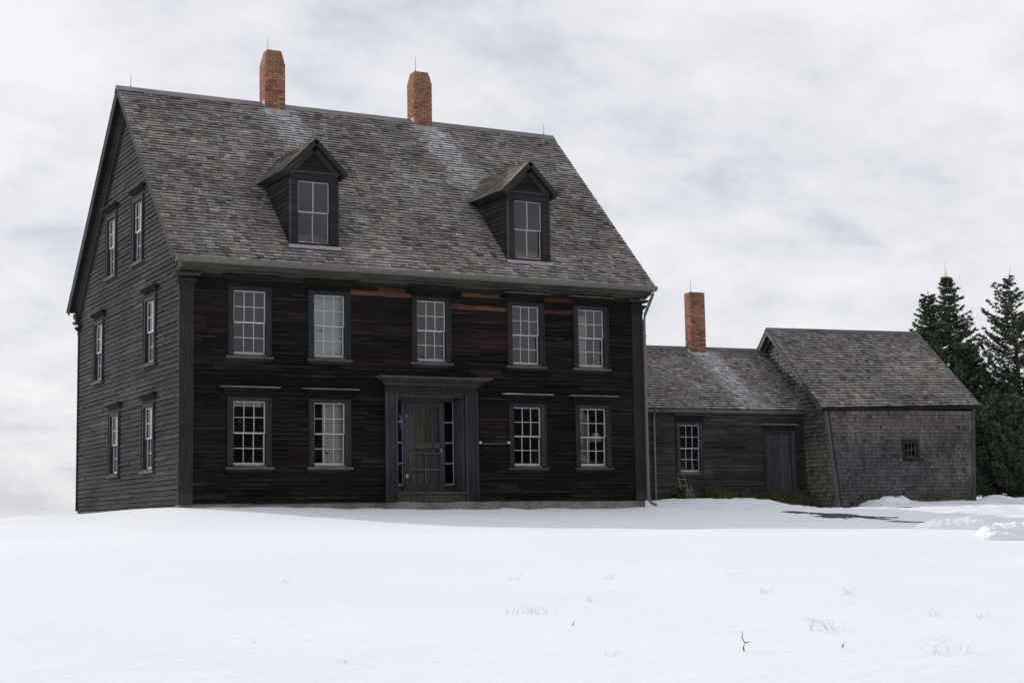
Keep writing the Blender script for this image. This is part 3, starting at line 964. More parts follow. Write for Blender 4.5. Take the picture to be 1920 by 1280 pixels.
w.q([(0, 4.8, -.4), (WE, 4.8, -.4), (WE, 4.8, wz), (0, 4.8, wz)], GABLE)
w.q([(0, 3.4, -.4), (0, 4.8, -.4), (0, 4.8, wz), (0, 3.4, wz)], GABLE)
w.q([(.1, 2.2, -.4), (WE, 2.2, -.4), (WE, 2.2, 2.9), (.1, 2.2, 2.9)], (.1, .1, .09))
w.q([(.02, .03, 2.82), (WE, .03, 2.82), (WE, 4.78, 2.82), (.02, 4.78, 2.82)], (.1, .1, .09))
w.build('back_wall', M_board, wing)
w = MB()
w.box(-.2, WE, -wov + .02, -wov + .05, wz - .13, wz - .015, (.10, .098, .09))
w.box(-.2, WE, -wov + .051, -.001, wz - .12, wz - .09, (.05, .05, .045))
w.build('eave_board', M_board, wing)
wt = roof_tone((.222, .208, .194), 11.0, [(7.72, .42, -1.6, wlen - .15, .75, .95)])
w = MB(MWR)
w.q([(-.2, -.012, .02), (WE + .1, -.012, .02), (WE + .1, -.012, wlen), (-.2, -.012, wlen)], deck)
shingles(w, 0, wlen - .08, .124, .13, lambda s: (-.15, WE + .05), wt, thick=.025)
w.M = MWB
w.q([(-.2, -.012, .02), (WE + .1, -.012, .02), (WE + .1, -.012, wlen), (-.2, -.012, wlen)], deck)
shingles(w, 0, wlen - .08, .124, .3, lambda s: (-.15, WE + .05), wt, thick=.017)
wroof = w.build('roof', M_shin, wing)
w = MB()
for s in (-1, 1):
    w.hexa([(-.2, 2.4, wr + .0), (WE, 2.4, wr + .0), (WE, 2.4 + s * .13, wr - .11), (-.2, 2.4 + s * .13, wr - .11),
            (-.2, 2.4, wr + .035), (WE, 2.4, wr + .035), (WE, 2.4 + s * .15, wr - .09), (-.2, 2.4 + s * .15, wr - .09)], (.13, .128, .12))
w.build('ridge_cap', M_board, wroof)
window(wing, MWF, 5.89, .952, 2.40, .72, casing=(.042, .042, .047), hoodw=.5, ledge=(.085, .085, .08), cw=.12, sashc=(.46, .46, .47))
# plank door
w = MB(MWF)
w.box(8.56, 8.68, 0, .045, -.05, 2.26, (.030, .030, .033)); w.box(9.60, 9.73, 0, .045, -.05, 2.26, (.055, .055, .06))
w.box(8.68, 9.60, 0, .044, 2.161, 2.26, (.028, .028, .03))
w.box(8.50, 9.78, 0, .03, 2.26, 2.42, (.018, .018, .018))
w.box(8.44, 9.84, 0, .12, 2.42, 2.45, (.16, .16, .15))
for a in range(9): w.box(8.50 + a * .145, 8.50 + a * .145 + .05, .12, .135, 2.425, 2.455, (.28, .28, .27))
df = w.build('door_frame', M_vert, wing)
w = MB(MWF)
x = 8.68
for k in range(7):
    x2 = x + .92 / 7
    w.box(x + .003, x2 - .003, -.06, -.02 + U(-.004, .004), .02 if k else .0, 2.16, jit((.047, .047, .053), .3))
    x = x2
w.box(8.70, 9.58, -.02, -.004, 1.72, 1.80, (.045, .045, .05))
w.q([(8.6, -.1, -.1), (9.7, -.1, -.1), (9.7, -.1, 2.3), (8.6, -.1, 2.3)], (.01, .01, .01))
dd = w.build('plank_door', M_vert, wing)
w = MB(MWF); w.box(9.515, 9.545, -.019, .0, 1.2, 2.0, (.012, .012, .012)); w.build('handle', M_metal, dd)
w = MB()
w.box(WE - .22, WE - .12, -.045, -.0, -.4, 2.62, (.04, .04, .042))
w.build('corner_board', M_vert, wing)
def flash_wing(o):
    w = MB(MWR)
    s = (2.15 + wov) / wcs
    w.q([(7.28, .03, s - .16), (7.90, .03, s - .16), (7.88, .034, s + .01), (7.28, .034, s + .01)], (.36, .37, .38))
    w.q([(7.18, .032, s - .05), (7.30, .032, s - .07), (7.30, .036, s + .25), (7.2, .036, s + .2)], (.33, .34, .35))
    w.q([(7.87, .032, s - .1), (7.98, .032, s - .12), (7.92, .036, s + .1), (7.87, .036, s + .12)], (.33, .34, .35))
    w.build('flashing', M_metal, o)
chimney(wing, None, 7.31, 7.86, 2.15, 2.55, 4.3, 6.93, 0, .28, 5, flash_wing)
rod(wing, 7.42, 2.3, 6.95, .42)
w = MB()
w.tube([(4.63, -wov - .02, wz - .08), (4.62, -.10, wz - .18), (4.62, -.07, wz - .3), (4.62, -.07, .0), (4.63, -.12, -.1)], .036, (.14, .14, .13), 8)
w.build('downspout', M_metal, wing)

# ------------------------------------------------------------------ SHINGLED BARN
barn = empty('barn', (22.052, 4.563, 0), R(-9), 'small barn with grey wood-shingled walls and one tiny square window beside the spruces', 'barn')
BD = 6.4
def lean(x, n, z):
    # the front left corner has settled: its foot stands further right than its head
    k = max(0, 1 - n / 1.7) * max(0, 1 - max(x, 0) / 3.0)
    f = max(0.0, (2.85 - z)) / 3.05
    xr = -.13 * f * max(0, (x - 2.5) / 3.0)
    return x + .37 * f * k + xr
MBF = lambda u, d, z: (lean(u, 0, z), -d, z)
MBG = lambda u, d, z: (lean(0, BD - u, z) + .02 - d, BD - u, z)     # left gable, u from back to front
BX0, BX1 = -.20, 5.66
def bz(x): return 2.885 + .13 * (x + .05) / 5.69                   # the eave rises slightly to the right
brz = 5.765
bov = .10
def MBR(u, h, s):
    # s in 0..1 up the slope (front)
    zl = bz(u)
    dy = 3.2 + bov; dz = brz - zl; ln = math.hypot(dy, dz)
    return (u - .04 * s, -bov + dy * s - h * dz / ln, zl + dz * s + h * dy / ln)
def MBB(u, h, s):
    dy = 3.2 + bov; dz = brz - 2.95; ln = math.hypot(dy, dz)
    return (u - .04 * s, BD + bov - dy * s + h * dz / ln, 2.95 + dz * s + h * dy / ln)
blen = math.hypot(3.3, 2.85)
bt = roof_tone((.215, .200, .188), 21.0)
w = MB(lambda u, h, s: MBR(u, h, s / blen))
w.q([(BX0, -.012, .02), (BX1, -.012, .02), (BX1, -.012, blen), (BX0, -.012, blen)], deck)
shingles(w, 0, blen - .06, .142, .14, lambda s: (BX0 - .01, BX1 + .01), bt, thick=.027)
w.M = lambda u, h, s: MBB(u, h, s / blen)
w.q([(BX0, -.012, .02), (BX1, -.012, .02), (BX1, -.012, blen), (BX0, -.012, blen)], deck)
shingles(w, 0, blen - .06, .142, .3, lambda s: (BX0 - .01, BX1 + .01), bt, thick=.019)
broof = w.build('roof', M_shin, barn)
w = MB()
for s in (-1, 1):
    w.hexa([(BX0 - .05, 3.2, brz), (BX1 - .03, 3.2, brz), (BX1 - .03, 3.2 + s * .13, brz - .11), (BX0 - .05, 3.2 + s * .13, brz - .11),
            (BX0 - .05, 3.2, brz + .03), (BX1 - .03, 3.2, brz + .03), (BX1 - .03, 3.2 + s * .15, brz - .09), (BX0 - .05, 3.2 + s * .15, brz - .09)], (.12, .118, .112))
w.build('ridge_cap', M_board, broof)
bwin = (2.80, 3.24, 1.34, 1.81)
def barn_tone(u, z):
    n = mnoise.noise(Vector((u * .7, z * .9, 33.3))); n2 = mnoise.noise(Vector((u * 3, z * 1.6, 5.1)))
    k = 1 + .26 * n + .26 * n2 + rng.gauss(0, .13)
    if rng.random() < .06: k *= .55
    c = mixc((.074, .074, .078), (.104, .099, .092), max(sm(1.6, 2.4, z + .5 * n), sm(2.6, 3.9, u + n)))
    c = mixc(c, (.130, .112, .098), sm(1.9, 2.6, z + .25 * n2) * .7)
    c = mixc((.075, .072, .070), c, sm(-.1, .7, z + .2 * n2))
    return tuple(max(.01, x * k) for x in c)
w = MB(MBF)
sheathing(w, [0, 2.7, BX1 - .16], [-.5, -.1, 1.2, 2.83], [bwin], (.02, .02, .02))
wallM = MB(lambda u, h, s: MBF(u, h, s))
w.M = MBF
shingles(w, -.4, 2.80, .116, .10, lambda s: (.1, 5.42), barn_tone, thick=.024, holes=lambda s: [(bwin[0] - .1, bwin[1] + .1)] if bwin[2] - .12 < s < bwin[3] + .12 else [])
w.build('front_wall', M_wshin, barn)
def bspan(z):
    if z < 2.8: return (.02, BD - .05)
    k = (z - 2.8) / .875
    if 2 * k > BD - .3: return None
    return (.02 + k, BD - .05 - k)
def bgable_tone(u, z):
    n = mnoise.noise(Vector((u * .7, z * .9, 43.3)))
    k = 1 + .25 * n + rng.gauss(0, .18)
    c = mixc((.160, .154, .124), (.125, .124, .122), sm(1.4, 2.4, z + .3 * n))
    return tuple(max(.01, x * k) for x in c)
w = MB(MBG)
z = -.5
while z < 5.6:
    sp = bspan(z + .1)
    if sp: w.q([(sp[0], -.002, z), (sp[1], -.002, z), (sp[1], -.002, z + .1), (sp[0], -.002, z + .1)], (.02, .02, .02))
    z += .1
w.M = lambda u, h, s: MBG(u, h, s)
shingles(w, -.4, 5.55, .135, .13, bspan, bgable_tone, thick=.034)
w.build('gable_wall', M_wshin, barn)
w = MB()
w.q([(5.42, 0, -.5), (5.42, BD, -.5), (5.42, BD, 2.9), (5.42, 0, 2.9)], GABLE); w.q([(5.42, 0, 2.9), (5.42, BD, 2.9), (5.42, 3.2, 5.65)], GABLE)
w.q([(0, BD, -.5), (5.42, BD, -.5), (5.42, BD, 2.9), (0, BD, 2.9)], GABLE)
w.q([(.4, 3, -.4), (5.4, 3, -.4), (5.4, 3, 2.9), (.4, 3, 2.9)], (.04, .04, .04))
w.build('back_wall', M_board, barn)
# corner boards, frieze and rake
w = MB(MBF)
for k in range(8):
    za = -.45 + k * .405; zb_ = za + .404
    w.box(.001, .105, 0, .03, za, zb_, jit((.036, .036, .04), .04))
w.build('corner_board', M_vert, barn)
w = MB(MBF)
for k in range(8):
    za = -.45 + k * .405; zb_ = za + .404
    w.box(5.37, 5.50, 0, .035, za, zb_, jit((.060, .059, .058), .04))
w.build('corner_board', M_vert, barn)
w = MB(lambda u, d, z: MBG(BD - u, d, z))
for k in range(8):
    za = -.45 + k * .405; zb_ = za + .404
    w.box(-.03, .12, 0, .045, za, zb_, jit((.15, .15, .147), .04))
w.build('corner_board', M_vert, barn)
w = MB()
w.hexa([(.0, -.035, bz(0) - .12), (5.52, -.035, bz(5.52) - .12), (5.52, -.001, bz(5.52) - .12), (0, -.001, bz(0) - .12),
        (.0, -.06, bz(0) - .018), (5.52, -.06, bz(5.52) - .018), (5.52, -.001, bz(5.52) - .018), (0, -.001, bz(0) - .018)], (.022, .021, .02))
w.build('eave_board', M_board, barn)
w = MB()
for M in (MBR, MBB):
    w.M = M
    w.box(BX0, BX0 + .035, -.17, -.022, .0, .985, (.105, .105, .103))
    w.box(BX0 + .036, .0, -.06, -.03, .0, .98, (.03, .03, .03))
    w.box(BX0 + .12, BX0 + .17, -.27, -.062, .02, .955, (.065, .065, .064))
w.build('rake_board', M_board, barn)
w = MB(MBF)
a, b, c_, d_ = bwin
fc = (.024, .023, .022)
w.box(a - .10, a, -.06, .04, c_ - .09, d_ + .10, fc); w.box(b, b + .10, -.06, .04, c_ - .09, d_ + .10, fc)
w.box(a, b, -.06, .039, d_, d_ + .10, fc); w.box(a, b, -.06, .045, c_ - .09, c_, (.035, .033, .028))
bw = w.build('window', M_vert, barn)
sash('sash', MBF, a, b, c_, d_, -.05, -.025, 3, 2, bw, c=(.135, .135, .128), st=.022, mu=.014)
g = MB(MBF); g.q([(a, -.04, c_), (b, -.04, c_), (b, -.041, d_), (a, -.039, d_)]); g.build('pane', M_glass, bw)

# ------------------------------------------------------------------ things inside the rooms
lamp = empty('table_lamp', (11.06, .42, 1.0), 0, 'table lamp with white pleated shade behind the lower right front window', 'lamp')
def lathe(prof, c, seg=16):
    m = MB()
    for i in range(len(prof) - 1):
        (r0, z0), (r1, z1) = prof[i], prof[i + 1]
        for k in range(seg):
            a0 = 2 * math.pi * k / seg; a1 = 2 * math.pi * (k + 1) / seg
            m.face([(r0 * math.cos(a0), r0 * math.sin(a0), z0), (r0 * math.cos(a1), r0 * math.sin(a1), z0), (r1 * math.cos(a1), r1 * math.sin(a1), z1), (r1 * math.cos(a0), r1 * math.sin(a0), z1)], c)
    return m
lathe([(.22, .50), (.09, .72)], (.85, .85, .83)).build('lamp_shade', M_cloth, lamp, True)
lathe([(.0, 0), (.09, 0), (.09, .03), (.04, .06), (.07, .2), (.06, .3), (.02, .4), (.015, .55)], (.12, .1, .09)).build('lamp_base', M_metal, lamp, True)
tb = empty('side_table', (11.0, .42, 0), 0, 'small dark side table carrying the lamp inside the lower right front window', 'table')
w = MB(); w.box(-.4, .4, -.22, .3, .955, 1.0, (.12, .08, .05)); w.build('tabletop', M_vert, tb)
for sx in (-1, 1):
    for sy in (-.17, .25):
        w = MB(); w.box(sx * .34 - .025, sx * .34 + .025, sy - .025, sy + .025, 0, .955, (.10, .07, .045)); w.build('leg', M_vert, tb)
def curtain(x0, x1, y, z0, z1, c, label):
    m = MB()
    n = 40
    P = []
    for i in range(n + 1):
        t = i / n
        P.append((x0 + (x1 - x0) * t, y + .022 * math.sin(t * 34) + .012 * math.sin(t * 11)))
    for i in range(n):
        k = 1 + .1 * math.sin(i * 1.7)
        m.face([(P[i][0], P[i][1], z0), (P[i + 1][0], P[i + 1][1], z0), (P[i + 1][0], P[i + 1][1], z1), (P[i][0], P[i][1], z1)], tuple(q * k for q in c))
    tag(m.build('curtain', M_cloth, smooth=True), label, 'curtain', 'curtains behind the front windows')
curtain(10.42, 10.72, .17, .62, 2.2, (.36, .33, .27), 'thin beige curtain at the left of the lower window with the lamp')
curtain(10.40, 10.68, .17, 3.2, 4.7, (.52, .50, .46), 'pale curtain in the rightmost upper front window above the flowers')
def bouquet(name, loc, label, cat, leafc, flc, n, r, h, parent_pot=True):
    b = empty(name, loc, 0, label, cat)
    if parent_pot: lathe([(.0, 0), (.06, 0), (.085, .14), (.075, .14)], (.3, .13, .08)).build('pot', M_stone, b)
    f = MB(); l = MB()
    for i in range(n):
        a = U(0, 6.28); rr = r * math.sqrt(rng.random()); z = .14 + U(.05, h)
        c = Vector((rr * math.cos(a), rr * math.sin(a) * .6, z))
        for k in range(7):
            d = Vector((U(-1, 1), U(-1, 1), U(-1, 1))).normalized() * .045
            e = d.orthogonal().normalized() * .025
            tgt = f if i % 2 == 0 else l
            cc = jit(flc if i % 2 == 0 else leafc, .3)
            tgt.face([tuple(c), tuple(c + d + e), tuple(c + d - e)], cc)
        l.tube([(0, 0, .1), tuple(c)], .004, leafc, 3)
    f.build('blossom', M_leaf, b); l.build('leaves', M_leaf, b)
bouquet('flower_pot', (11.05, .26, 3.42), 'yellow flowers in a pot behind the rightmost upper front window', 'flower pot', (.05, .09, .03), (.75, .62, .08), 16, .12, .22)
pw = Matrix.Rotation(R(-5), 4, 'Z')
def wing_pt(u, n, z): 
    p = pw @ Vector((u, n, 0)); return (p.x + 12.231, p.y + 6.873, z)
bouquet('geranium', wing_pt(5.72, .22, .97), 'leafy red geranium at the left of the kitchen wing window', 'flower pot', (.05, .09, .03), (.55, .05, .06), 40, .16, .62)
bouquet('geranium', wing_pt(6.12, .26, .97), 'leafy dark red geranium at the right of the kitchen wing window', 'flower pot', (.05, .085, .03), (.36, .035, .05), 38, .17, .5)

# ------------------------------------------------------------------ SPRUCES
def spruce(loc, H, Rmax, seed, label, base=.06, gap=.15, lean_=(0, 0), prof=.85, dark=1.0, droop=.25, trunk=.13, topbare=.0):
    g = random.Random(seed); u = g.uniform
    t = empty('spruce_tree', loc, u(0, 6), label, 'spruce tree', 'spruces beside the barn')
    tr = MB()
    ax = lambda z: Vector((lean_[0] * z / H + .06 * math.sin(z * .9 + seed), lean_[1] * z / H + .05 * math.cos(z * .7 + seed), z))
    zs_ = [H * i / 12 for i in range(13)]
    tr.tube([tuple(ax(z)) for z in zs_], [max(.008, trunk * max(0.0, 1 - z / H) ** .9) for z in zs_], (.06, .05, .045), 7)
    cr = MB()
    z = H * base
    def spray(p, d, ln, c):
        # a flat needle-bearing twig: several narrow blades
        s = d.cross(Vector((0, 0, 1)))
        if s.length < .01: s = Vector((1, 0, 0))
        s.normalize(); up = s.cross(d).normalized()
        for k in range(7):
            an = u(-1.0, 1.0); el = u(-.55, .45)
            dd = (d * math.cos(an) + s * math.sin(an) + up * el).normalized()
            L_ = ln * u(.55, 1.15)
            wv = dd.cross(Vector((u(-1, 1), u(-1, 1), u(-1, 1)))).normalized() * u(.010, .021)
            q0 = p + d * u(-.05, .05)
            tip = q0 + dd * L_
            k2 = u(.6, 1.5)
            cc = (c[0] * k2, c[1] * k2, c[2] * k2)
            mid = q0 + dd * L_ * .5
            cr.face([tuple(q0), tuple(mid + wv), tuple(tip), tuple(mid - wv)], cc)
    while z < H * (1 - .01):
        f = z / H
        nb = 6 if f > .8 else 8
        a0 = u(0, 6.28)
        for b in range(nb):
            if g.random() < gap: continue
            a = a0 + 6.28 * b / nb + u(-.4, .4)
            R_ = Rmax * max(0.0, 1 - f) ** prof * u(.6, 1.12) + .10
            if f > .8: R_ *= u(.5, 1.2)
            dr = droop * (1 - f * 1.6) + u(-.12, .12)
            d0 = Vector((math.cos(a), math.sin(a), -dr))
            p = ax(z); pts = [p.copy()]
            n = max(3, int(R_ / .14))
            c0 = (.080 * dark, .100 * dark, .068 * dark)
            br = g.random()
            if br < .25: c0 = (.104 * dark, .122 * dark, .076 * dark)
            elif br < .4: c0 = (.066 * dark, .092 * dark, .070 * dark)
            st = R_ / n
            d = d0.normalized()
            for i in range(n):
                d = (d + Vector((u(-.12, .12), u(-.12, .12), .10 + u(-.05, .05)))).normalized()
                p = p + d * st
                pts.append(p.copy())
                if i > n * .12 or f > .75:
                    kk = 4 if i < n - 1 else 6
                    for _ in range(kk):
                        sd = d.cross(Vector((0, 0, 1))).normalized() * g.choice((-1, 1))
                        q = (d * u(.3, 1) + sd * u(.2, 1.0) + Vector((0, 0, u(-.5, .15)))).normalized()
                        ln = min(.36, .14 + .17 * R_ / max(Rmax, .01)) * (1 - .35 * i / n)
                        spray(p, q, ln, c0)
            if R_ > .3:
                tr.tube([tuple(q) for q in pts], [max(.004, .022 * (1 - i / len(pts)) * (R_ / Rmax + .3)) for i in range(len(pts))], (.05, .042, .036), 4, cap=False)
        z += H * .021 * u(.75, 1.25) * (1.0 if f < .7 else .8)
    # leader shoots
    for k in range(4 if topbare else 2):
        q = ax(H * u(.93, .99)); 
        tr.tube([tuple(q), tuple(q + Vector((u(-.12, .12), u(-.12, .12), u(.25, .55 + topbare))))], [.01, .003], (.07, .06, .05), 4)
    tr.build('trunk', M_bark, t); cr.build('crown', M_leaf, t)
    return t
cam_o = Vector((-10.464, -34.718, -.547))
spruce((32.0, 10.4, gz(32, 10.4) - .1), 8.0, 2.0, 11, 'slender spruce rising closest behind the barn ridge end', gap=.08, prof=.8, dark=1.02)
spruce((32.35, 9.7, gz(32.35, 9.7) - .1), 8.45, 2.5, 12, 'tall spruce with a thin bare leader, second from the barn', gap=.08, topbare=.35, prof=.85, dark=1.02)
spruce((33.75, 7.85, gz(33.75, 7.85) - .1), 8.35, 2.7, 13, 'broad open spruce with its trunk showing through gaps', gap=.35, base=.12, prof=.62, trunk=.17, dark=1.02)
spruce((35.9, 7.6, gz(35.9, 7.6) - .1), 8.0, 2.9, 14, 'rightmost tall spruce, cut by the right edge of the photo', gap=.15, prof=.7, dark=1.02)
spruce((32.2, 8.9, gz(32.2, 8.9) - .1), 5.9, 2.2, 15, 'shorter bushy spruce filling the gap between the two tall pairs', gap=.08, prof=.6, dark=1.1)
spruce((31.3, 6.0, gz(31.3, 6) - .1), 3.7, 2.1, 16, 'low dense spruce spreading just right of the barn corner', gap=.03, base=.02, prof=.5, dark=1.12, droop=.1)
spruce((34.3, 5.6, gz(34.3, 5.6) - .1), 3.6, 2.3, 17, 'low wide spruce at the right edge with boughs on the snow', gap=.03, base=.02, prof=.5, dark=1.12, droop=.1)

def sapling(loc, H, seed, label):
    g = random.Random(seed); u = g.uniform
    t = MB()
    def br(p, d, ln, r, lvl):
        pts = [p]; q = p
        for i in range(4):
            d = (d + Vector((u(-.2, .2), u(-.2, .2), u(-.02, .12)))).normalized(); q = q + d * ln / 4; pts.append(q)
            if lvl < 2 and i > 0:
                for _ in range(2):
                    a = u(0, 6.28); br(q, (d + Vector((math.cos(a), math.sin(a), .3)) * .8).normalized(), ln * u(.25, .45), r * .5, lvl + 1)
        t.tube([tuple(x) for x in pts], [r * (1 - .2 * i) for i in range(5)], (.10, .085, .075), 4, cap=False)
    br(Vector((0, 0, 0)), Vector((0, 0, 1)), H, .035, 0)
    o = t.build('bare_sapling', M_bark); o.location = loc
    tag(o, label, 'bare tree', 'bare saplings behind the barn roof')
sapling((27.6, 11.6, gz(27.6, 11.6)), 4.6, 3, 'bare twiggy sapling showing above the middle of the barn ridge')
sapling((30.0, 12.0, gz(30, 12)), 4.9, 5, 'bare thin sapling between the barn ridge and the nearest spruce')

# far wood across the field, opposite the house (seen in the lower panes)
w = MB()
g = random.Random(99)
for k in range(300):
    x = -60 + k * .9 + g.uniform(-1, 1); y = -104 + g.uniform(-7, 7)
    H = g.uniform(15.5, 18.0); r = g.uniform(3.2, 4.6); zb_ = gz(x, y) - .5
    for tier in range(5):
        za = zb_ + H * (.05 + tier * .18); zt_ = za + H * .30; rr = r * (1 - tier * .18)
        P = []
        for i in range(9):
            a = 6.28 * i / 9 + g.uniform(-.2, .2); q = rr * g.uniform(.65, 1.2)
            P.append((x + q * math.cos(a), y + q * math.sin(a), za + g.uniform(-.5, .3)))
        for i in range(9):
            k2 = g.uniform(.6, 1.3)
            w.face([P[i], P[(i + 1) % 9], (x, y, zt_)], (.036 * k2, .045 * k2, .03 * k2))
tag(w.build('treeline', M_leaf), 'far dark wood across the snowy field', 'wood', kind='stuff')

# ------------------------------------------------------------------ ground cover and small things by the wing
w = MB()
g = random.Random(5)
for k in range(6500):
    u_ = g.choice((g.uniform(6.3, 10.1), g.uniform(7.9, 10.2)))
    n_ = -g.uniform(.08, .75)
    p = wing_pt(u_, n_, 0)
    hmax = .42 + .2 * math.sin(u_ * 3.1) ** 2 + (.12 if u_ > 8 else 0)
    if n_ < -.6 and u_ < 7.5: continue
    h = hmax * g.uniform(.35, 1.15) * (1.1 + n_ * .6)
    z0 = gz(p[0], p[1]) - .04
    a = g.uniform(0, 6.28); b = g.uniform(.02, .16)
    wv = (math.cos(a + 1.57) * .012, math.sin(a + 1.57) * .012)
    r = g.random()
    c = (.085, .088, .042) if r < .5 else ((.12, .080, .05) if r < .72 else (.06, .075, .032))
    c = tuple(x * g.uniform(.6, 1.4) for x in c)
    tip = (p[0] + math.cos(a) * b, p[1] + math.sin(a) * b, z0 + h)
    w.face([(p[0] - wv[0], p[1] - wv[1], z0), (p[0] + wv[0], p[1] + wv[1], z0), tip], c)
tag(w.build('weeds', M_leaf), 'strip of withered brown and green weeds along the foot of the kitchen wing', 'weeds', kind='stuff')

def shrub(name, loc, r, h, n, cs, label, seed):
    g = random.Random(seed); t = empty(name, loc, 0, label, 'shrub')
    f = MB(); s = MB()
    for k in range(n):
        a = g.uniform(0, 6.28); rr = r * math.sqrt(g.random()); z = g.uniform(.05, 1) * h * (1 - .5 * rr / r)
        c = Vector((rr * math.cos(a), rr * math.sin(a) * .6, z))
        for _ in range(5):
            d = Vector((g.uniform(-1, 1), g.uniform(-1, 1), g.uniform(-.4, 1))).normalized() * .07
            e = d.orthogonal().normalized() * .02
            cc = g.choice(cs); kk = g.uniform(.6, 1.4)
            f.face([tuple(c), tuple(c + d * .5 + e), tuple(c + d), tuple(c + d * .5 - e)], tuple(x * kk for x in cc))
        if k % 6 == 0: s.tube([(g.uniform(-.05, .05), 0, 0), tuple(c)], .005, (.06, .05, .035), 3, cap=False)
    f.build('leaves', M_leaf, t); s.build('stem', M_bark, t)
shrub('shrub', wing_pt(5.28, -.30, .0), .24, .62, 170, [(.05, .085, .025), (.09, .11, .03), (.03, .06, .025)], 'small green shrub growing through the little wooden trellis', 21)
shrub('shrub', wing_pt(7.75, -.25, -.02), .16, .62, 55, [(.09, .10, .05), (.13, .12, .09)], 'thin dry weed standing tallest below the middle of the wing wall', 22)
shrub('shrub', wing_pt(8.62, -.16, -.2), .16, .75, 90, [(.10, .115, .03), (.13, .13, .04)], 'yellow-green plant at the left foot of the plank door', 23)
shrub('shrub', wing_pt(9.92, -.14, -.25), .18, 1.0, 130, [(.03, .06, .025), (.08, .11, .02)], 'tall green plant between the plank door and the barn wall', 24)

tre = empty('trellis', wing_pt(5.40, -.24, 0), R(-5), 'small pale ladder-like wooden trellis leaning by the kitchen wing window', 'trellis')
tc_ = (.26, .26, .22)
for a, b in (((-.06, .06, .80), (.04, -.10, -.05)), ((.16, .06, .82), (.34, -.10, -.05))):
    w = MB(); w.tube([a, b], .013, tc_, 5); w.build('rail', M_vert, tre)
for z in (.72, .52):
    t = (.81 - z) / .86
    w = MB(); w.tube([(-.06 + .1 * t, .06 - .16 * t, z), (.16 + .18 * t, .06 - .16 * t, z)], .011, tc_, 5); w.build('rung', M_vert, tre)
tr2 = empty('trellis', wing_pt(5.68, -.26, 0), R(-5), 'lowest pale trellis frame standing right of the taller trellis in the snow', 'trellis')
for a, b in (((.07, .02, .52), (.18, -.06, -.05)), ((-.10, .0, .42), (-.06, -.06, -.05))):
    w = MB(); w.tube([a, b], .012, tc_, 5); w.build('rail', M_vert, tr2)
for z in (.38, .24):
    w = MB(); w.tube([(-.09, 0, z), (.12, 0, z + .01)], .010, tc_, 5); w.build('rung', M_vert, tr2)

# bare patches of the drive
def patch(pts, mb, c=(.035, .036, .042)):
    mb.face([(x, y, gz(x, y) + .012) for x, y in pts], c)
w = MB()
g = random.Random(31)
def blob(cx, cy, lx, ly, rot, n=60):
    P = []
    for i in range(n):
        a = 6.28318 * i / n
        r = 1 + .55 * mnoise.noise(Vector((math.cos(a) * 3.2 + cx, math.sin(a) * 3.2 + cy, 4))) + g.uniform(-.22, .16)
        x = lx * r * math.cos(a); y = ly * r * math.sin(a)
        P.append((cx + x * math.cos(rot) - y * math.sin(rot), cy + x * math.sin(rot) + y * math.cos(rot)))
    # triangle fan so that the sheet follows the snow
    for i in range(n):
        patch([(cx, cy), P[i], P[(i + 1) % n]], w)
blob(15.05, -4.05, 1.15, .40, -.72); blob(14.75, -5.1, .85, .30, -.8); blob(14.75, -7.1, .65, .20, -1.15); blob(19.75, -1.35, .22, .06, -.2); blob(15.55, -5.05, .45, .10, -.9)
tag(w.build('path', M_asph), kind='structure')

def snow_lump(x, y, lx, ly, h, rot, seed, label):
    m = MB(); n = 44
    for j in range(n + 1):
        for i in range(n + 1):
            a = -1 + 2 * i / n; b = -1 + 2 * j / n
            r = max(abs(a), abs(b)); l = math.hypot(a, b) or 1
            a2, b2 = a / l * r, b / l * r
            px = lx * a2; py = ly * b2
            X = x + px * math.cos(rot) - py * math.sin(rot); Y = y + px * math.sin(rot) + py * math.cos(rot)
            p = (1 - r ** 2.6) ** .55
            k = p * (1 + .45 * mnoise.noise(Vector((X * 2.2, Y * 2.2, seed))) + (.28 * abs(mnoise.noise(Vector((X * 6, Y * 6, seed)))) + .16 * mnoise.noise(Vector((X * 15, Y * 15, seed))))) 
            X += .07 * p * mnoise.noise(Vector((X * 3, Y * 3, seed + 4))); Y += .07 * p * mnoise.noise(Vector((X * 3, Y * 3, seed + 8)))
            m.v.append((X, Y, gz(X, Y) - .05 + (h + .05) * k))
    for j in range(n):
        for i in range(n):
            a = j * (n + 1) + i
            m.f.append((a, a + 1, a + n + 2, a + n + 1)); m.c.append((.8, .8, .85))
    tag(m.build('snow_lump', M_snow, smooth=True), label, 'snow lump', 'ploughed snow lumps at the right edge')
snow_lump(8.95, -16.0, .95, .36, .17, -.1, 1.0, 'largest sunlit ploughed snow lump at the right edge of the field')
snow_lump(8.15, -16.15, .34, .24, .13, .3, 4.0, 'pale snow lump leaning on the left end of the largest lump')
snow_lump(7.6, -16.9, .42, .20, .09, -.3, 2.0, 'small low snow lump in front of the largest one')
snow_lump(9.6, -14.0, .85, .26, .17, -.7, 3.0, 'shaded crusty snow ridge left of the big sunlit lump')
snow_lump(24.0, 3.75, .55, .3, .14, -.1, 5.0, 'rounded snow heap against the left half of the barn front')

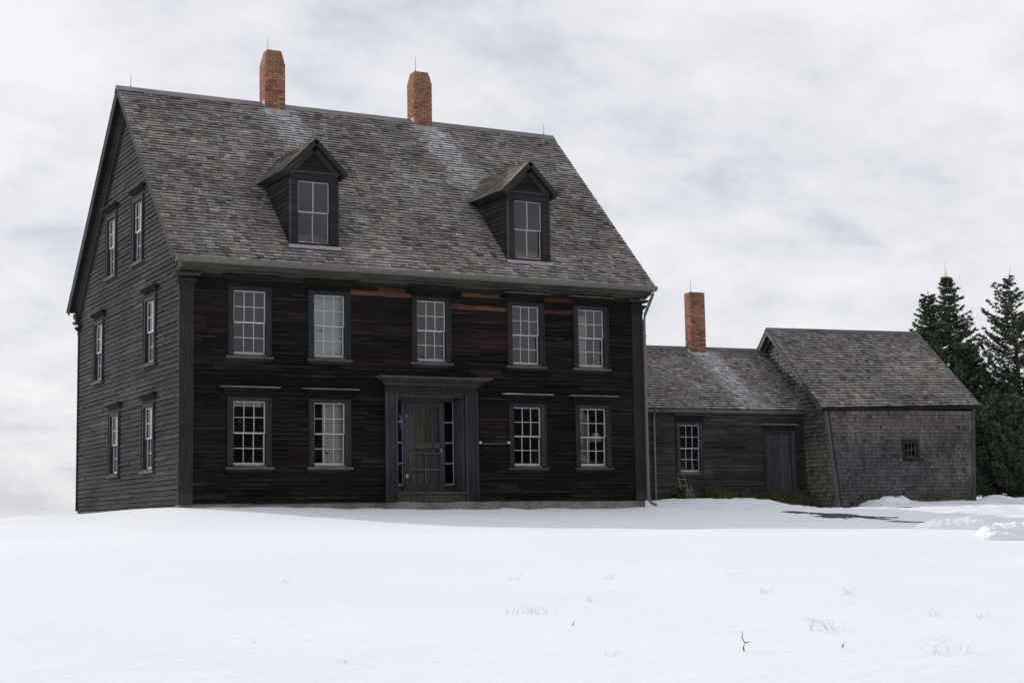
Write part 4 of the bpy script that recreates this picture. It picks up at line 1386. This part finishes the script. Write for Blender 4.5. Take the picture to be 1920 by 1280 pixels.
def tuft(x, y, r, h, n, seed, label):
    g = random.Random(seed); m = MB()
    for k in range(n):
        bx = x + g.uniform(-r, r); by = y + g.uniform(-r, r) * .5
        a = g.uniform(0, 6.28); ln = h * g.uniform(.4, 1.1); sp = g.uniform(.3, 1.2)
        z = gz(bx, by) - .01
        d = Vector((math.cos(a) * sp, math.sin(a) * sp, 1)).normalized()
        p0 = Vector((bx, by, z)); p1 = p0 + d * ln * .6; p2 = p1 + (d + Vector((math.cos(a) * .7, math.sin(a) * .7, -.5))).normalized() * ln * .4
        m.tube([tuple(p0), tuple(p1), tuple(p2)], [.0017, .0014, .0006], jit((.60, .63, .67), .18), 3, cap=False)
    tag(m.build('grass_tuft', M_leaf), label, 'grass tuft', 'grass tufts poking through the snow')
tuft(-3.5, -22.18, .20, .16, 26, 1, 'densest pale grass tuft, right of centre in the foreground snow')
tuft(-1.68, -23.96, .16, .22, 22, 2, 'tall thin grass tuft near the right of the foreground snow')
tuft(-1.62, -25.4, .18, .18, 18, 3, 'grass tuft at the lower right corner of the snow')
small = 'small faint grass tuft poking through the foreground snow'
for i, (x, y, r, h, n) in enumerate([(x, y, r * .35, h * 1.15, n) for x, y, r, h, n in [(.19, -22.07, .16, .12, 12), (-.49, -21.65, .22, .10, 12), (-2.51, -21.54, .14, .10, 10), (-2.25, -19.58, .2, .09, 9), (-1.25, -19.85, .2, .09, 9), (.18, -23.9, .15, .1, 9), (-.02, -18.36, .2, .08, 8), (.3, -20.05, .2, .09, 7), (-4.68, -19.25, .15, .07, 7), (-.07, -23.58, .2, .09, 8), (-6.14, -24.2, .12, .06, 6), (-6.36, -23.07, .15, .05, 6), (-4.2, -24.6, .12, .07, 5)]]):
    tuft(x, y, r, h, n, 40 + i, small)
w = MB()
z = gz(-3.04, -24.69)
w.tube([(-3.04, -24.69, z - .03), (-3.05, -24.69, z + .03), (-3.03, -24.69, z + .06)], [.006, .005, .004], (.03, .028, .035), 5)
w.tube([(-3.03, -24.69, z + .06), (-3.058, -24.69, z + .09), (-3.055, -24.69, z + .14)], [.004, .0035, .002], (.03, .028, .035), 5)
w.tube([(-3.03, -24.69, z + .06), (-2.995, -24.70, z + .068)], [.004, .002], (.03, .028, .035), 5)
tag(w.build('twig', M_bark), 'dark forked twig standing upright in the foreground snow', 'twig')
for i, (x, y, lab) in enumerate([(-3.64, -23.15, 'curled grey leaf lying on the snow nearest the densest tuft'), (-2.26, -24.9, 'tiny dark leaf scrap on the snow right of the forked twig')]):
    w = MB(); z = gz(x, y)
    w.face([(x - .012, y, z + .01), (x, y - .012, z + .02), (x + .02, y, z + .06), (x + .002, y + .014, z + .03)], (.30, .31, .36))
    tag(w.build('leaf', M_leaf), lab, 'leaf', 'leaf scraps on the snow')

# ------------------------------------------------------------------ sky, sun, camera
SUN_EL = R(27); sx, sy = -math.sin(R(29)), math.cos(R(29))
world = bpy.data.worlds.new('World'); sc.world = world; world.use_nodes = True
nt = world.node_tree
bg = nt.nodes['Background']
sky = nd(nt, 'ShaderNodeTexSky', sky_type='NISHITA'); sky.sun_disc = False
sky.sun_elevation = SUN_EL; sky.sun_rotation = math.atan2(sx, sy)
tc = nd(nt, 'ShaderNodeTexCoord'); sep = nd(nt, 'ShaderNodeSeparateXYZ')
nt.links.new(tc.outputs['Generated'], sep.inputs[0])
zc = nd(nt, 'ShaderNodeMath', operation='MAXIMUM'); zc.inputs[1].default_value = 0.0
nt.links.new(sep.outputs['Z'], zc.inputs[0])
za = nd(nt, 'ShaderNodeMath', operation='ADD'); za.inputs[1].default_value = .42
nt.links.new(zc.outputs[0], za.inputs[0])
dx = nd(nt, 'ShaderNodeMath', operation='DIVIDE'); dy = nd(nt, 'ShaderNodeMath', operation='DIVIDE')
nt.links.new(sep.outputs['X'], dx.inputs[0]); nt.links.new(za.outputs[0], dx.inputs[1])
nt.links.new(sep.outputs['Y'], dy.inputs[0]); nt.links.new(za.outputs[0], dy.inputs[1])
cmb = nd(nt, 'ShaderNodeCombineXYZ')
nt.links.new(dx.outputs[0], cmb.inputs[0]); nt.links.new(dy.outputs[0], cmb.inputs[1])
mp = nd(nt, 'ShaderNodeMapping'); mp.inputs['Rotation'].default_value = (0, 0, .5); mp.inputs['Scale'].default_value = (1.9, 2.3, 1)
mp.inputs['Location'].default_value = (5.9, 3.05, 0)
nt.links.new(cmb.outputs[0], mp.inputs[0])
n1 = nd(nt, 'ShaderNodeTexNoise'); n1.inputs['Scale'].default_value = 1.15; n1.inputs['Detail'].default_value = 7; n1.inputs['Roughness'].default_value = .52; n1.inputs['Distortion'].default_value = .35
nt.links.new(mp.outputs[0], n1.inputs['Vector'])
n2 = nd(nt, 'ShaderNodeTexNoise'); n2.inputs['Scale'].default_value = 4.6; n2.inputs['Detail'].default_value = 9; n2.inputs['Roughness'].default_value = .62
nt.links.new(mp.outputs[0], n2.inputs['Vector'])
mxn = nd(nt, 'ShaderNodeMix', data_type='FLOAT'); mxn.inputs[0].default_value = .45
nt.links.new(n1.outputs['Fac'], mxn.inputs[2]); nt.links.new(n2.outputs['Fac'], mxn.inputs[3])
rp = nd(nt, 'ShaderNodeValToRGB')
rp.color_ramp.elements[0].position = .40; rp.color_ramp.elements[0].color = (.655, .675, .735, 1)
rp.color_ramp.elements[1].position = .60; rp.color_ramp.elements[1].color = (.95, .93, .955, 1)
e = rp.color_ramp.elements.new(.48); e.color = (.80, .81, .855, 1)
nt.links.new(mxn.outputs[0], rp.inputs[0])
STR = .1
scl = nd(nt, 'ShaderNodeVectorMath', operation='SCALE'); scl.inputs['Scale'].default_value = 1 / STR
nt.links.new(rp.outputs[0], scl.inputs[0])
mix = nd(nt, 'ShaderNodeMix', data_type='RGBA'); mix.inputs[0].default_value = .93
nt.links.new(sky.outputs[0], mix.inputs[6]); nt.links.new(scl.outputs[0], mix.inputs[7])
nt.links.new(mix.outputs[2], bg.inputs['Color'])
bg.inputs['Strength'].default_value = STR

sd_ = bpy.data.lights.new('sun', 'SUN'); sd_.energy = 2.55; sd_.angle = R(1.5); sd_.color = (1, .945, .86)
so_ = bpy.data.objects.new('sun', sd_); col.objects.link(so_)
dv = Vector((-sx * math.cos(SUN_EL), -sy * math.cos(SUN_EL), -math.sin(SUN_EL)))
so_.rotation_euler = dv.to_track_quat('-Z', 'Y').to_euler()
so_.location = (0, 0, 30)

cd = bpy.data.cameras.new('camera'); co = bpy.data.objects.new('camera', cd); col.objects.link(co)
cd.sensor_fit = 'HORIZONTAL'; cd.sensor_width = 36; cd.lens = 36 * 2998.87 / 1920
cd.clip_start = .1; cd.clip_end = 3000
yaw, pitch, roll = .49831, .11319, -.01707
f = Vector((math.sin(yaw) * math.cos(pitch), math.cos(yaw) * math.cos(pitch), math.sin(pitch)))
r0 = Vector((math.cos(yaw), -math.sin(yaw), 0)); u0 = r0.cross(f)
rr = r0 * math.cos(roll) + u0 * math.sin(roll); uu = -r0 * math.sin(roll) + u0 * math.cos(roll)
m = Matrix(((rr.x, uu.x, -f.x, -10.46411), (rr.y, uu.y, -f.y, -34.71766), (rr.z, uu.z, -f.z, -.54669), (0, 0, 0, 1)))
co.matrix_world = m
sc.camera = co
sc.view_settings.view_transform = 'Standard'; sc.view_settings.look = 'None'
sc.view_settings.exposure = 0; sc.view_settings.gamma = 1
sc.cycles.max_bounces = 6; sc.cycles.transparent_max_bounces = 12
